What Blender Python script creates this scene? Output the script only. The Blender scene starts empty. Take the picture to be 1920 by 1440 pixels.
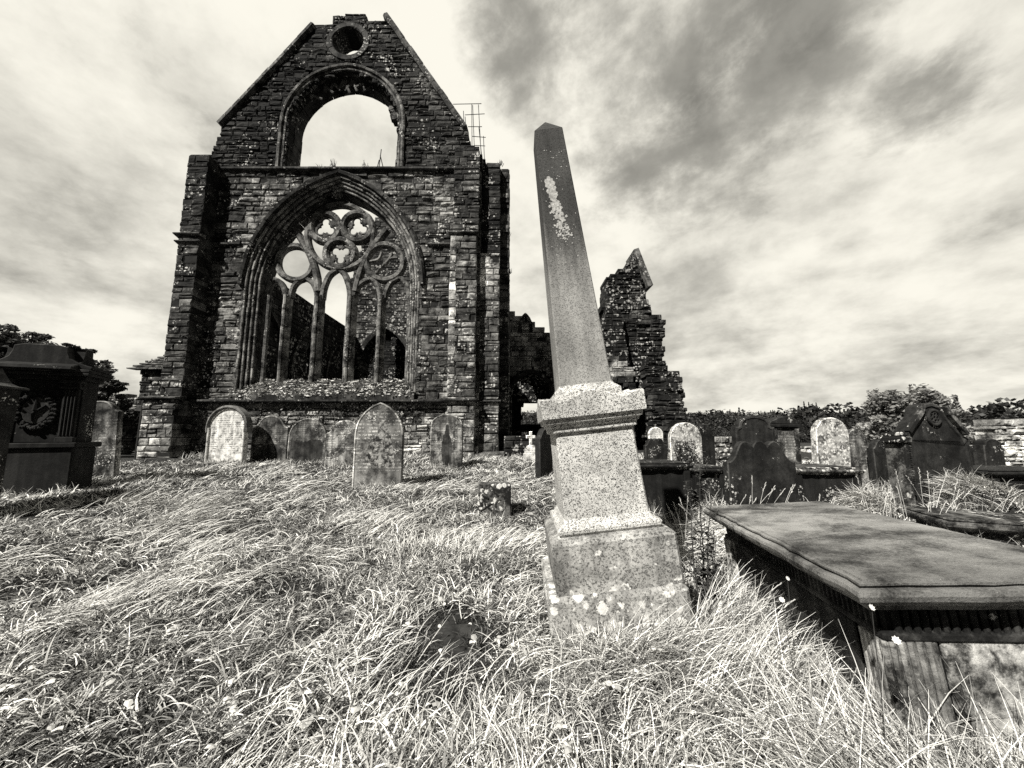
import bpy, bmesh, math, random
import numpy as np
from math import sin, cos, pi, radians, sqrt, atan2, exp, acos
from mathutils import Vector, Matrix, noise as mnoise

# ------------------------------------------------------------------ camera, sky, sun, exposure
SC = bpy.context.scene
COL = SC.collection
CAMZ = 1.45
PITCH = radians(7.7)
FPX = 720.0
cam_d = bpy.data.cameras.new('camera'); cam = bpy.data.objects.new('camera', cam_d); COL.objects.link(cam)
cam_d.sensor_width = 36.0; cam_d.lens = 36.0 * FPX / 1920.0
cam_d.clip_start = 0.05; cam_d.clip_end = 3000
cam.location = (0, 0, CAMZ); cam.rotation_euler = (pi / 2 + PITCH, 0, 0)
SC.camera = cam
SC.view_settings.view_transform = 'Standard'; SC.view_settings.look = 'None'
SC.view_settings.gamma = 1.0; SC.view_settings.exposure = 0.6
SC.view_settings.use_curve_mapping = False
SC.cycles.max_bounces = 5; SC.cycles.diffuse_bounces = 3; SC.cycles.glossy_bounces = 2
SC.cycles.transmission_bounces = 3; SC.cycles.transparent_max_bounces = 4
SC.cycles.use_denoising = False

SUN_TO = Vector((-0.43, -0.55, 0.72)).normalized()
sun_el = math.asin(SUN_TO.z); sun_az = atan2(SUN_TO.x, SUN_TO.y)
sd = bpy.data.lights.new('sun', 'SUN'); sun = bpy.data.objects.new('sun', sd); COL.objects.link(sun)
sd.energy = 5.0; sd.angle = radians(0.5); sd.color = (1.0, 0.97, 0.90)
sun.rotation_euler = SUN_TO.to_track_quat('Z', 'Y').to_euler()

def pdir(u, v):
    vx = v - 720.0
    return Vector((u - 960.0, FPX * cos(PITCH) + vx * sin(PITCH), FPX * sin(PITCH) - vx * cos(PITCH)))
def P(u, v, Y):
    """photo pixel at a real distance Y in front of the camera -> world (x, z)"""
    d = pdir(u, v); t = Y / d.y
    return d.x * t, d.z * t + CAMZ

class NG:
    """tiny node graph helper"""
    def __init__(s, tree): s.t = tree; tree.nodes.clear()
    def n(s, typ, **kw):
        nd = s.t.nodes.new(typ)
        for k, v in kw.items(): setattr(nd, k, v)
        return nd
    def l(s, a, b): s.t.links.new(a, b)
    def setin(s, sock, v):
        if isinstance(v, (int, float)):
            try: sock.default_value = v
            except TypeError: sock.default_value = (v, v, v)
        elif isinstance(v, (tuple, list)):
            sock.default_value = v if len(v) == len(sock.default_value) else tuple(v) + (1.0,)
        else: s.l(v, sock)
    def m(s, op, a, b=None, c=None, clamp=False):
        nd = s.n('ShaderNodeMath', operation=op, use_clamp=clamp)
        s.setin(nd.inputs[0], a)
        if b is not None: s.setin(nd.inputs[1], b)
        if c is not None: s.setin(nd.inputs[2], c)
        return nd.outputs[0]
    def vm(s, op, a, b=None, scale=None):
        nd = s.n('ShaderNodeVectorMath', operation=op)
        s.setin(nd.inputs[0], a)
        if b is not None: s.setin(nd.inputs[1], b)
        if scale is not None: s.setin(nd.inputs['Scale'], scale)
        return nd.outputs['Value'] if op in ('DISTANCE', 'DOT_PRODUCT', 'LENGTH') else nd.outputs[0]
    def mr(s, v, a, b, c=0.0, d=1.0, smooth=True):
        nd = s.n('ShaderNodeMapRange', interpolation_type='SMOOTHSTEP' if smooth else 'LINEAR')
        s.setin(nd.inputs['Value'], v); s.setin(nd.inputs['From Min'], a); s.setin(nd.inputs['From Max'], b)
        s.setin(nd.inputs['To Min'], c); s.setin(nd.inputs['To Max'], d)
        return nd.outputs[0]
    def noise(s, vec, scale, detail=4, rough=0.6, dist=0.0):
        nd = s.n('ShaderNodeTexNoise'); s.setin(nd.inputs['Vector'], vec)
        nd.inputs['Scale'].default_value = scale; nd.inputs['Detail'].default_value = detail
        nd.inputs['Roughness'].default_value = rough; nd.inputs['Distortion'].default_value = dist
        return nd.outputs[0]
    def voro(s, vec, scale, feature='F1', rnd=1.0):
        nd = s.n('ShaderNodeTexVoronoi', feature=feature); s.setin(nd.inputs['Vector'], vec)
        nd.inputs['Scale'].default_value = scale; nd.inputs['Randomness'].default_value = rnd
        return nd
    def sep(s, v):
        nd = s.n('ShaderNodeSeparateXYZ'); s.l(v, nd.inputs[0]); return nd.outputs
    def comb(s, x, y, z):
        nd = s.n('ShaderNodeCombineXYZ')
        for i, k in enumerate((x, y, z)): s.setin(nd.inputs[i], k)
        return nd.outputs[0]
    def mixf(s, f, a, b):
        nd = s.n('ShaderNodeMix', data_type='FLOAT'); s.setin(nd.inputs[0], f); s.setin(nd.inputs[2], a); s.setin(nd.inputs[3], b)
        return nd.outputs[0]
    def grey(s, v, tint=(1, 1, 1)):
        nd = s.n('ShaderNodeCombineColor')
        for i in range(3): s.setin(nd.inputs[i], s.m('MULTIPLY', v, tint[i]))
        return nd.outputs[0]

W = bpy.data.worlds.new('World'); SC.world = W; W.use_nodes = True
def build_world():
    g = NG(W.node_tree)
    out = g.n('ShaderNodeOutputWorld'); bg = g.n('ShaderNodeBackground'); g.l(bg.outputs[0], out.inputs[0])
    bg.inputs['Strength'].default_value = 0.08
    sky = g.n('ShaderNodeTexSky', sky_type='NISHITA'); sky.sun_disc = False
    sky.sun_elevation = sun_el; sky.sun_rotation = sun_az % (2 * pi)
    bw = g.n('ShaderNodeRGBToBW'); g.l(sky.outputs[0], bw.inputs[0])
    tc = g.n('ShaderNodeTexCoord'); d = tc.outputs['Generated']
    x, y, z = g.sep(d)
    zz = g.m('ADD', g.m('MAXIMUM', z, 0.0), 0.34)
    px = g.m('DIVIDE', x, zz); py = g.m('DIVIDE', y, zz)
    # cloud streets run away to the right: rotate and stretch the cloud plane
    a = radians(-38)
    qx = g.m('ADD', g.m('MULTIPLY', px, cos(a)), g.m('MULTIPLY', py, sin(a)))
    qy = g.m('SUBTRACT', g.m('MULTIPLY', py, cos(a)), g.m('MULTIPLY', px, sin(a)))
    q1 = g.comb(g.m('MULTIPLY', qx, 1.0), g.m('MULTIPLY', qy, 0.7), 3.3)
    q2 = g.comb(g.m('MULTIPLY', qx, 1.0), g.m('MULTIPLY', qy, 1.0), 9.1)
    big = g.noise(q1, 1.1, 6, 0.5, 0.6)
    mid = g.noise(q2, 3.3, 12, 0.58, 0.12)
    fine = g.noise(q2, 8.5, 12, 0.64, 0.15)
    # opener parts of the cloud deck, where the darker sky shows through
    M = None
    for (u, v, r, k) in ((1230, 240, .42, 1.0), (1000, 60, .36, 1.0), (1440, 60, .42, 1.0), (1720, 190, .17, 1.0), (1330, 330, .28, .8), (1120, 300, .25, .7), (1150, 90, .3, .95), (905, 20, .13, .9), (700, -20, .3, .5), (560, -60, .35, .35),
                         (1560, 500, .22, .32), (1750, 640, .18, .35), (60, 420, .3, .5), (330, 250, .2, .45), (640, 270, .14, .5), (150, 60, .3, .45), (1560, 720, .2, .45), (1850, 480, .3, .4)):
        dd = pdir(u, v).normalized()
        b = g.m('MULTIPLY', g.mr(g.vm('DISTANCE', d, tuple(dd)), r, r * 0.15), k)
        M = b if M is None else g.m('MAXIMUM', M, b)
    w = g.m('ADD', g.m('ADD', g.m('MULTIPLY', mid, 0.48), g.m('MULTIPLY', big, 0.22)), g.m('MULTIPLY', fine, 0.40))
    th = g.m('SUBTRACT', 0.74, g.m('MULTIPLY', M, 0.355))
    hole = g.mr(w, th, g.m('ADD', th, 0.27))
    shade = g.m('ADD', g.m('MULTIPLY', g.m('SUBTRACT', big, 0.5), -1.9), g.m('ADD', g.m('MULTIPLY', g.m('SUBTRACT', mid, 0.5), -1.3), g.m('MULTIPLY', g.m('SUBTRACT', fine, 0.5), -0.5)))
    cloud = g.m('MULTIPLY', g.mr(shade, -0.50, 0.30, 0.41, 0.90), 10 * 0.90)
    blue = g.m('ADD', g.m('MULTIPLY', bw.outputs[0], 0.05), g.mr(fine, .35, .65, 1.2, 2.6))
    val = g.mixf(hole, cloud, blue)
    # unseen sky behind and high above the photographer, darkened to deepen shade
    back = g.mr(g.m('ADD', g.m('MULTIPLY', y, 1.0), g.m('MULTIPLY', z, -0.35)), -0.55, 0.25)
    bn = g.mixf(g.mr(mid, .52, .7), 0.5, 1.1)
    val = g.mixf(back, bn, val)
    val = g.mixf(g.mr(z, -0.02, -0.06), val, 0.4)
    g.l(g.grey(val, (1.0, 0.966, 0.855)), bg.inputs[0])
build_world()

# ------------------------------------------------------------------ ground height
def gprof(y):
    ks = ((-60, 0.0), (2, 0.0), (3, 0.03), (5, 0.13), (8, .31), (10, .44), (12, .54), (15, .63), (25, .7), (60, 0.6), (110, 2.6), (200, 8.0), (320, 15.5), (600, 18), (2000, 20))
    for (a, za), (b, zb) in zip(ks, ks[1:]):
        if y <= b:
            t = max(0, (y - a) / (b - a)); t = t * t * (3 - 2 * t) if b <= 15 else t
            return za + (zb - za) * t
    return ks[-1][1]
MOUNDS = ((-.43, 3.05, -.03, .32), (-.75, 2.6, -.03, .3), (6.85, 5.75, .55, .42), (5.55, 6.2, .28, .33), (1.25, 2.0, .12, .3))
def gz(x, y):
    z = gprof(y)
    if y < 60:
        z += 0.14 * max(0.0, min(1.0, (-x - 3.0) / 4.0)) * max(0, 1 - abs(y - 7.5) / 8)
        z += 0.03 * sin(x * 1.7 + y * .9 + 1) * sin(y * 1.3 - x * .5) + .07 * mnoise.noise((x * .9, y * .9, 3.1)) + .065 * mnoise.noise((x * 2.6, y * 2.6, 7.7))
        for (mx, my, a, r) in MOUNDS:
            q = ((x - mx) ** 2 + (y - my) ** 2) / (r * r)
            if q < 9: z += a * exp(-q * q * .5 if a > .3 else -q)
    return z

# ------------------------------------------------------------------ mesh + object helpers
class MB:
    def __init__(s): s.v = []; s.f = []; s.t = []
    def face(s, idx, tone=1.0): s.f.append(tuple(idx)); s.t.append(tone)
    def add(s, verts, faces, tone=1.0):
        b = len(s.v); s.v.extend(verts)
        for f in faces: s.f.append(tuple(b + i for i in f)); s.t.append(tone)
    def build(s, name, m, parent=None, smooth=False):
        me = bpy.data.meshes.new(name); me.from_pydata([tuple(v) for v in s.v], [], s.f)
        at = me.attributes.new('tone', 'FLOAT', 'FACE'); at.data.foreach_set('value', np.array(s.t, dtype=np.float32))
        if smooth:
            me.polygons.foreach_set('use_smooth', [True] * len(me.polygons))
        me.materials.append(m); me.validate()
        o = bpy.data.objects.new(name, me); COL.objects.link(o)
        if parent: o.parent = parent
        return o
def np_obj(name, V, F, m, parent=None, tone=None):
    """V (N,3); F (M,k) with constant k"""
    me = bpy.data.meshes.new(name); k = F.shape[1]
    me.vertices.add(len(V)); me.vertices.foreach_set('co', V.astype(np.float32).ravel())
    me.loops.add(F.size); me.loops.foreach_set('vertex_index', F.astype(np.int32).ravel())
    me.polygons.add(len(F)); me.polygons.foreach_set('loop_start', np.arange(0, F.size, k, dtype=np.int32))
    try: me.polygons.foreach_set('loop_total', np.full(len(F), k, dtype=np.int32))
    except Exception: pass
    at = me.attributes.new('tone', 'FLOAT', 'FACE')
    at.data.foreach_set('value', (np.ones(len(F)) if tone is None else tone).astype(np.float32))
    me.materials.append(m); me.update(calc_edges=True)
    o = bpy.data.objects.new(name, me); COL.objects.link(o)
    if parent: o.parent = parent
    return o
def tag(o, label=None, cat=None, group=None, kind=None):
    if label: o['label'] = label
    if cat: o['category'] = cat
    if group: o['group'] = group
    if kind: o['kind'] = kind
    return o
def thing(name, label, cat, loc=(0, 0, 0), rot=(0, 0, 0), group=None):
    o = bpy.data.objects.new(name, None); COL.objects.link(o)
    o.location = loc; o.rotation_euler = rot
    o.empty_display_size = .2
    return tag(o, label, cat, group)
def box(mb, x0, x1, y0, y1, z0, z1, tone=1.0, c=0.0, jit=0.0, R=random):
    """axis box, optional chamfer of the vertical + top edges through an inset ring"""
    if c <= 0:
        v = [(x0, y0, z0), (x1, y0, z0), (x1, y1, z0), (x0, y1, z0), (x0, y0, z1), (x1, y0, z1), (x1, y1, z1), (x0, y1, z1)]
        if jit: v = [(a + R.uniform(-jit, jit), b + R.uniform(-jit, jit), d + R.uniform(-jit, jit)) for a, b, d in v]
        mb.add(v, [(3, 2, 1, 0), (4, 5, 6, 7), (0, 1, 5, 4), (1, 2, 6, 5), (2, 3, 7, 6), (3, 0, 4, 7)], tone); return
    def ring(i, z):
        a, b, d, e = x0 + i, x1 - i, y0 + i, y1 - i; k = c
        return [(a + k, d, z), (b - k, d, z), (b, d + k, z), (b, e - k, z), (b - k, e, z), (a + k, e, z), (a, e - k, z), (a, d + k, z)]
    rs = [ring(c, z0), ring(0, z0 + c), ring(0, z1 - c), ring(c, z1)]
    v = [q for r in rs for q in r]
    if jit: v = [(a + R.uniform(-jit, jit), b + R.uniform(-jit, jit), d + R.uniform(-jit, jit)) for a, b, d in v]
    f = [tuple(range(7, -1, -1)), tuple(range(24, 32))]
    for r in range(3):
        for i in range(8):
            j = (i + 1) % 8; f.append((r * 8 + i, r * 8 + j, r * 8 + 8 + j, r * 8 + 8 + i))
    mb.add(v, f, tone)
def tube(mb, pts, rad, n=6, tone=1.0):
    """tapered tube along points; rad = number or list"""
    pts = [Vector(p) for p in pts]; rs = rad if isinstance(rad, (list, tuple)) else [rad] * len(pts)
    b = len(mb.v); prev = None
    for i, p in enumerate(pts):
        d = (pts[min(i + 1, len(pts) - 1)] - pts[max(i - 1, 0)]).normalized()
        up = Vector((0, 0, 1)) if abs(d.z) < .9 else Vector((1, 0, 0))
        a = d.cross(up).normalized() if prev is None else (prev - d * prev.dot(d)).normalized()
        prev = a; e = d.cross(a)
        for k in range(n):
            t = 2 * pi * k / n; mb.v.append(p + (a * cos(t) + e * sin(t)) * rs[i])
    for i in range(len(pts) - 1):
        for k in range(n):
            k2 = (k + 1) % n; mb.face((b + i * n + k, b + i * n + k2, b + (i + 1) * n + k2, b + (i + 1) * n + k), tone)
    mb.face(tuple(b + k for k in range(n - 1, -1, -1)), tone); e = b + (len(pts) - 1) * n
    mb.face(tuple(e + k for k in range(n)), tone)
def lathe(mb, prof, n=24, tone=1.0, cx=0, cy=0):
    b = len(mb.v)
    for (r, z) in prof:
        for k in range(n): mb.v.append((cx + r * cos(2 * pi * k / n), cy + r * sin(2 * pi * k / n), z))
    for i in range(len(prof) - 1):
        for k in range(n):
            k2 = (k + 1) % n; mb.face((b + i * n + k, b + i * n + k2, b + (i + 1) * n + k2, b + (i + 1) * n + k), tone)
def square_lathe(mb, prof, tone=1.0, jit=0.0, ry=None, c=0.012, R=random):
    """stack of chamfered square rings: prof = [(half width, z)]; ry = depth/width ratio"""
    b = len(mb.v); ry = ry or 1.0
    for (r, z) in prof:
        a, d = r, r * ry; k = min(c, r * .3)
        for q in ((-a + k, -d), (a - k, -d), (a, -d + k), (a, d - k), (a - k, d), (-a + k, d), (-a, d - k), (-a, -d + k)):
            mb.v.append((q[0] + R.uniform(-jit, jit), q[1] + R.uniform(-jit, jit), z + R.uniform(-jit, jit)))
    for i in range(len(prof) - 1):
        for k in range(8):
            k2 = (k + 1) % 8; mb.face((b + i * 8 + k, b + i * 8 + k2, b + (i + 1) * 8 + k2, b + (i + 1) * 8 + k), tone)
    mb.face(tuple(b + k for k in range(7, -1, -1)), tone); e = b + (len(prof) - 1) * 8
    mb.face(tuple(e + k for k in range(8)), tone)

# ------------------------------------------------------------------ materials
WARM = (1.0, 0.99, 0.955)
def new_mat(name):
    m = bpy.data.materials.new(name); m.use_nodes = True; g = NG(m.node_tree)
    out = g.n('ShaderNodeOutputMaterial'); b = g.n('ShaderNodeBsdfPrincipled'); g.l(b.outputs[0], out.inputs[0])
    b.inputs['Specular IOR Level'].default_value = 0.25
    return m, g, b
def stone(name, lo, hi, scale=3.0, lichen=0.0, lsc=18.0, lcol=0.6, streak=0.0, speck=None, bump=0.25, rough=0.9, inscr=None, blotch=0.0, thr=(0.42, 0.62), fine=35.0, lowlich=None, bdist=0.02, topstain=None):
    """weathered stone: mottle, algae stain, lichen spots, streaks and (for headstones) rows of worn cut letters"""
    m, g, b = new_mat(name)
    tc = g.n('ShaderNodeTexCoord'); oi = g.n('ShaderNodeObjectInfo')
    off = g.vm('SCALE', g.comb(13.1, 7.7, 5.3), scale=g.m('MULTIPLY', oi.outputs['Random'], 3.0))
    ob = tc.outputs['Object']; co = g.vm('ADD', ob, off)
    at = g.n('ShaderNodeAttribute', attribute_name='tone')
    n1 = g.noise(co, scale, 9, 0.68, 0.3); n2 = g.noise(co, fine, 5, 0.7)
    f = g.mr(g.m('ADD', g.m('MULTIPLY', n1, 0.75), g.m('MULTIPLY', n2, 0.25)), thr[0], thr[1])
    v = g.mixf(f, lo, hi)
    x, y, z = g.sep(co)
    if streak:
        sc = g.comb(g.m('MULTIPLY', x, 9.0), g.m('MULTIPLY', y, 9.0), g.m('MULTIPLY', z, 0.7))
        s1 = g.noise(sc, 1.0, 6, 0.6)
        v = g.m('MULTIPLY', v, g.mr(s1, 0.38, 0.62, 1.0 - streak, 1.0))
    if blotch:
        s2 = g.noise(co, scale * .35, 5, 0.6)
        v = g.m('MULTIPLY', v, g.mr(s2, 0.40, 0.60, 1.0 - blotch, 1.0))
    if topstain:
        zo = g.sep(ob)[2]
        n3 = g.noise(g.comb(g.m('MULTIPLY', x, 6.0), g.m('MULTIPLY', y, 6.0), g.m('MULTIPLY', z, .8)), 1.0, 5, .6)
        k = g.mr(g.m('ADD', zo, g.m('MULTIPLY', g.m('SUBTRACT', n3, .5), topstain[3])), topstain[0], topstain[1])
        v = g.mixf(k, v, g.m('MULTIPLY', v, topstain[2]))
    if speck:   # crystals of granite: (cells per metre, dark, light, dark share)
        vo = g.voro(co, speck[0]); r = g.sep(vo.outputs['Color'])[0]
        vo2 = g.voro(co, speck[0] * 2.3); r2 = g.sep(vo2.outputs['Color'])[1]
        k = g.mr(g.m('ADD', g.m('MULTIPLY', r, .6), g.m('MULTIPLY', r2, .4)), speck[3] - .05, speck[3] + .05)
        v = g.m('MULTIPLY', v, g.mixf(k, speck[1], speck[2]))
    if inscr:   # (rows per metre, z bottom, z top, half width, strength, x centre)
        xo, yo, zo = g.sep(ob)
        row = g.m('FRACT', g.m('MULTIPLY', zo, inscr[0])); rid = g.m('FLOOR', g.m('MULTIPLY', zo, inscr[0]))
        band = g.m('MULTIPLY', g.mr(row, .22, .30), g.mr(row, .72, .64))
        lv = g.noise(g.comb(g.m('MULTIPLY', xo, inscr[0] * 2.6), g.m('MULTIPLY', rid, 3.71), g.m('MULTIPLY', zo, inscr[0] * 1.6)), 1.0, 2, .6)
        let = g.mr(lv, .47, .53)
        hw = g.m('MULTIPLY', g.noise(g.comb(rid, 4.2, 1.7), 2.3, 1, .5), inscr[3] * 1.9)
        inx = g.m('LESS_THAN', g.m('ABSOLUTE', xo), hw)
        inz = g.m('MULTIPLY', g.m('GREATER_THAN', zo, inscr[1]), g.m('LESS_THAN', zo, inscr[2]))
        nn = g.mr(g.noise(co, 5.0, 3, .5), .35, .55)
        ins = g.m('MULTIPLY', g.m('MULTIPLY', g.m('MULTIPLY', band, let), g.m('MULTIPLY', inx, inz)), nn)
        v = g.m('MULTIPLY', v, g.m('SUBTRACT', 1.0, g.m('MULTIPLY', ins, inscr[4])))
    v = g.m('MULTIPLY', v, at.outputs['Fac'])
    if lichen:
        vo = g.voro(g.vm('ADD', co, g.vm('SCALE', g.comb(n1, n2, n1), scale=0.06)), lsc)
        rad = g.sep(vo.outputs['Color'])[0]
        pa = g.noise(co, scale * .4, 5, .65)
        thrp = 0.60 - lichen * 0.22
        if lowlich: # more lichen below a height
            zo = g.sep(ob)[2]
            thrp = g.m('SUBTRACT', thrp, g.mr(zo, lowlich[1], lowlich[0], 0.0, lowlich[2]))
        k = g.m('MULTIPLY', g.mr(pa, thrp, g.m('ADD', thrp, .06)), g.m('GREATER_THAN', g.m('MULTIPLY', rad, .55), g.m('ADD', vo.outputs['Distance'], g.m('MULTIPLY', g.m('SUBTRACT', g.noise(co, lsc * 3.0, 4, .7), .5), .9))))
        k2 = g.mr(g.noise(co, lsc * .45, 6, .7), 0.70 - lichen * 0.15, 0.74 - lichen * 0.15)
        kk = g.m('MAXIMUM', k, k2)
        v = g.mixf(kk, v, g.m('MULTIPLY', lcol, g.mr(n2, .3, .7, .75, 1.1)))
    g.l(g.grey(v, WARM), b.inputs['Base Color']); b.inputs['Roughness'].default_value = rough
    bm = g.n('ShaderNodeBump'); bm.inputs['Strength'].default_value = bump; bm.inputs['Distance'].default_value = bdist
    h = g.m('ADD', g.m('MULTIPLY', n1, 1.0), g.m('MULTIPLY', n2, 0.45))
    if inscr: h = g.m('SUBTRACT', h, g.m('MULTIPLY', ins, .5))
    g.l(h, bm.inputs['Height']); g.l(bm.outputs[0], b.inputs['Normal'])
    return m
def plain(name, v, rough=0.85, var=0.3, scale=20, sheen=False, trans=0.0, alpha=None):
    m, g, b = new_mat(name)
    tc = g.n('ShaderNodeTexCoord'); at = g.n('ShaderNodeAttribute', attribute_name='tone')
    n = g.noise(tc.outputs['Object'], scale, 4, .6)
    c = g.m('MULTIPLY', g.m('MULTIPLY', g.mr(n, .3, .7, 1 - var, 1 + var), v), at.outputs['Fac'])
    col = g.grey(c, WARM); g.l(col, b.inputs['Base Color']); b.inputs['Roughness'].default_value = rough
    if trans:
        tr = g.n('ShaderNodeBsdfTranslucent'); g.l(col, tr.inputs[0]); mx = g.n('ShaderNodeMixShader'); mx.inputs[0].default_value = trans
        g.l(b.outputs[0], mx.inputs[1]); g.l(tr.outputs[0], mx.inputs[2])
        g.l(mx.outputs[0], [n for n in g.t.nodes if n.type == 'OUTPUT_MATERIAL'][0].inputs[0])
    return m
MAT = {
 'abbey': stone('abbey_sandstone', .003, .215, 2.2, lichen=.40, lsc=9, lcol=.50, blotch=.65, bump=.8, thr=(.36, .64), fine=14, bdist=.05),
 'abbey_far': stone('abbey_sandstone_far', .006, .085, 1.4, lichen=.6, lsc=6, lcol=.36, blotch=.6, bump=.8, thr=(.38, .66), fine=10, bdist=.06),
 'dressed': stone('dressed_sandstone', .005, .22, 2.6, lichen=.30, lsc=12, lcol=.42, streak=.4, blotch=.5, bump=.5, thr=(.38, .62), fine=16, bdist=.03),
 'tracery': stone('tracery_stone', .010, .24, 3.0, lichen=.22, lsc=14, lcol=.42, blotch=.4, bump=.5, thr=(.38, .62), fine=18),
 'mortar': plain('mortar', .016, .95, .5, 6),
 'slate': stone('roof_slate', .03, .16, 4, lichen=.4, lsc=12, bump=.4),
 'granite': stone('speckled_granite', .40, .70, 4.5, speck=(150, .05, 1.0, .37), bump=.3, thr=(.3, .6), fine=60, blotch=.16, bdist=.006),
 'granite_shaft': stone('weathered_granite_shaft', .27, .40, 1.5, speck=(140, .42, 1.05, .36), lichen=.0, bump=.3, thr=(.35, .6), fine=60, streak=.25, blotch=.25, bdist=.006, topstain=(2.25, 3.45, .22, 1.6)),
 'granite_base': stone('lichened_granite_base', .24, .60, 4.0, speck=(80, .35, 1.05, .36), lichen=.42, lsc=13, lcol=.72, streak=.35, blotch=.35, bump=.5, thr=(.38, .58), fine=40, lowlich=(.18, .35, .09)),
 'shaft_lichen': plain('grey_lichen', .40, .9, .3, 60),
 'white_patch': plain('pale_lichen', .62, .9, .25, 60),
 'pale': stone('pale_headstone', .10, .80, 6, streak=.35, bump=.3, thr=(.34, .56), inscr=(15, .3, 1.45, .6, .85), fine=45),
 'grey': stone('grey_headstone', .02, .40, 3.2, streak=.6, lichen=.10, lsc=30, bump=.35, thr=(.40, .60), inscr=(15, .4, 1.35, .6, -1.2), blotch=.6),
 'tallgrey': stone('tall_headstone_stone', .05, .38, 2.2, streak=.4, lichen=.06, lsc=26, bump=.3, thr=(.38, .60), inscr=(13, .35, 1.65, .7, -1.9), blotch=.55),
 'dark': stone('dark_headstone', .005, .040, 3.5, lichen=.16, lsc=26, lcol=.5, bump=.6, thr=(.38, .66), streak=.4),
 'darkclean': stone('dark_monument_stone', .005, .024, 2.5, lichen=.08, lsc=30, lcol=.4, bump=.4, thr=(.38, .66), streak=.5),
 'lichened': stone('lichened_headstone', .06, .40, 7, lichen=.95, lsc=22, lcol=.75, bump=.6, thr=(.40, .56)),
 'slab': stone('tomb_slab', .035, .34, 2.2, lichen=.12, lsc=75, lcol=.5, bump=1.0, thr=(.38, .60), fine=90, blotch=.45, bdist=.02),
 'chest': stone('tomb_chest_stone', .012, .20, 3.2, lichen=.35, lsc=14, lcol=.6, bump=.6, thr=(.46, .62), streak=.3),
 'flake': stone('flaked_face', .015, .30, 9, bump=.6, thr=(.42, .58), inscr=(13, .3, 1.65, .7, -.8)),
 'tombside': stone('tomb_side_stone', .008, .10, 3.2, lichen=.16, lsc=22, lcol=.5, bump=.6, thr=(.44, .62), streak=.4),  # darkened stone: shade under the slab lip and along the side painted in
 'soil': plain('grass_roots', .025, 1.0, .6, 9),
 'hollow_shade': stone('hollow_shade_slab', .012, .10, 7, lichen=.3, lsc=30, bump=1.0, fine=60),
 'endpanel': stone('weathered_end_panel', .02, .48, 4.0, blotch=.7, streak=.4, bump=.9, thr=(.42, .58), fine=30),
 'blotch': stone('dark_blotch', .012, .09, 5, streak=.6, bump=.3, thr=(.38, .66)),
 'grass': plain('grass_blade', .66, .55, .0, 20, trans=.12),
 'stalk': plain('dry_stalk', .60, .6, .1, 20, trans=.15),
 'leaf': plain('leaf', .07, .5, .3, 3, trans=.2),
 'leaf_dark': plain('dark_leaf', .032, .5, .35, 3, trans=.1),
 'leaf_pale': plain('pale_leaf', .23, .5, .3, 3, trans=.25),
 'weed': plain('weed_leaf', .05, .35, .4, 8, trans=.1),
 'bark': plain('bark', .03, .9, .4, 12),
 'iron': plain('iron', .02, .6, .3, 12),
 'petal': plain('petal', .8, .6, .05, 12, trans=.2),
 'litter': plain('ivy_leaf', .50, .45, .3, 5, trans=.1),
}

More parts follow.
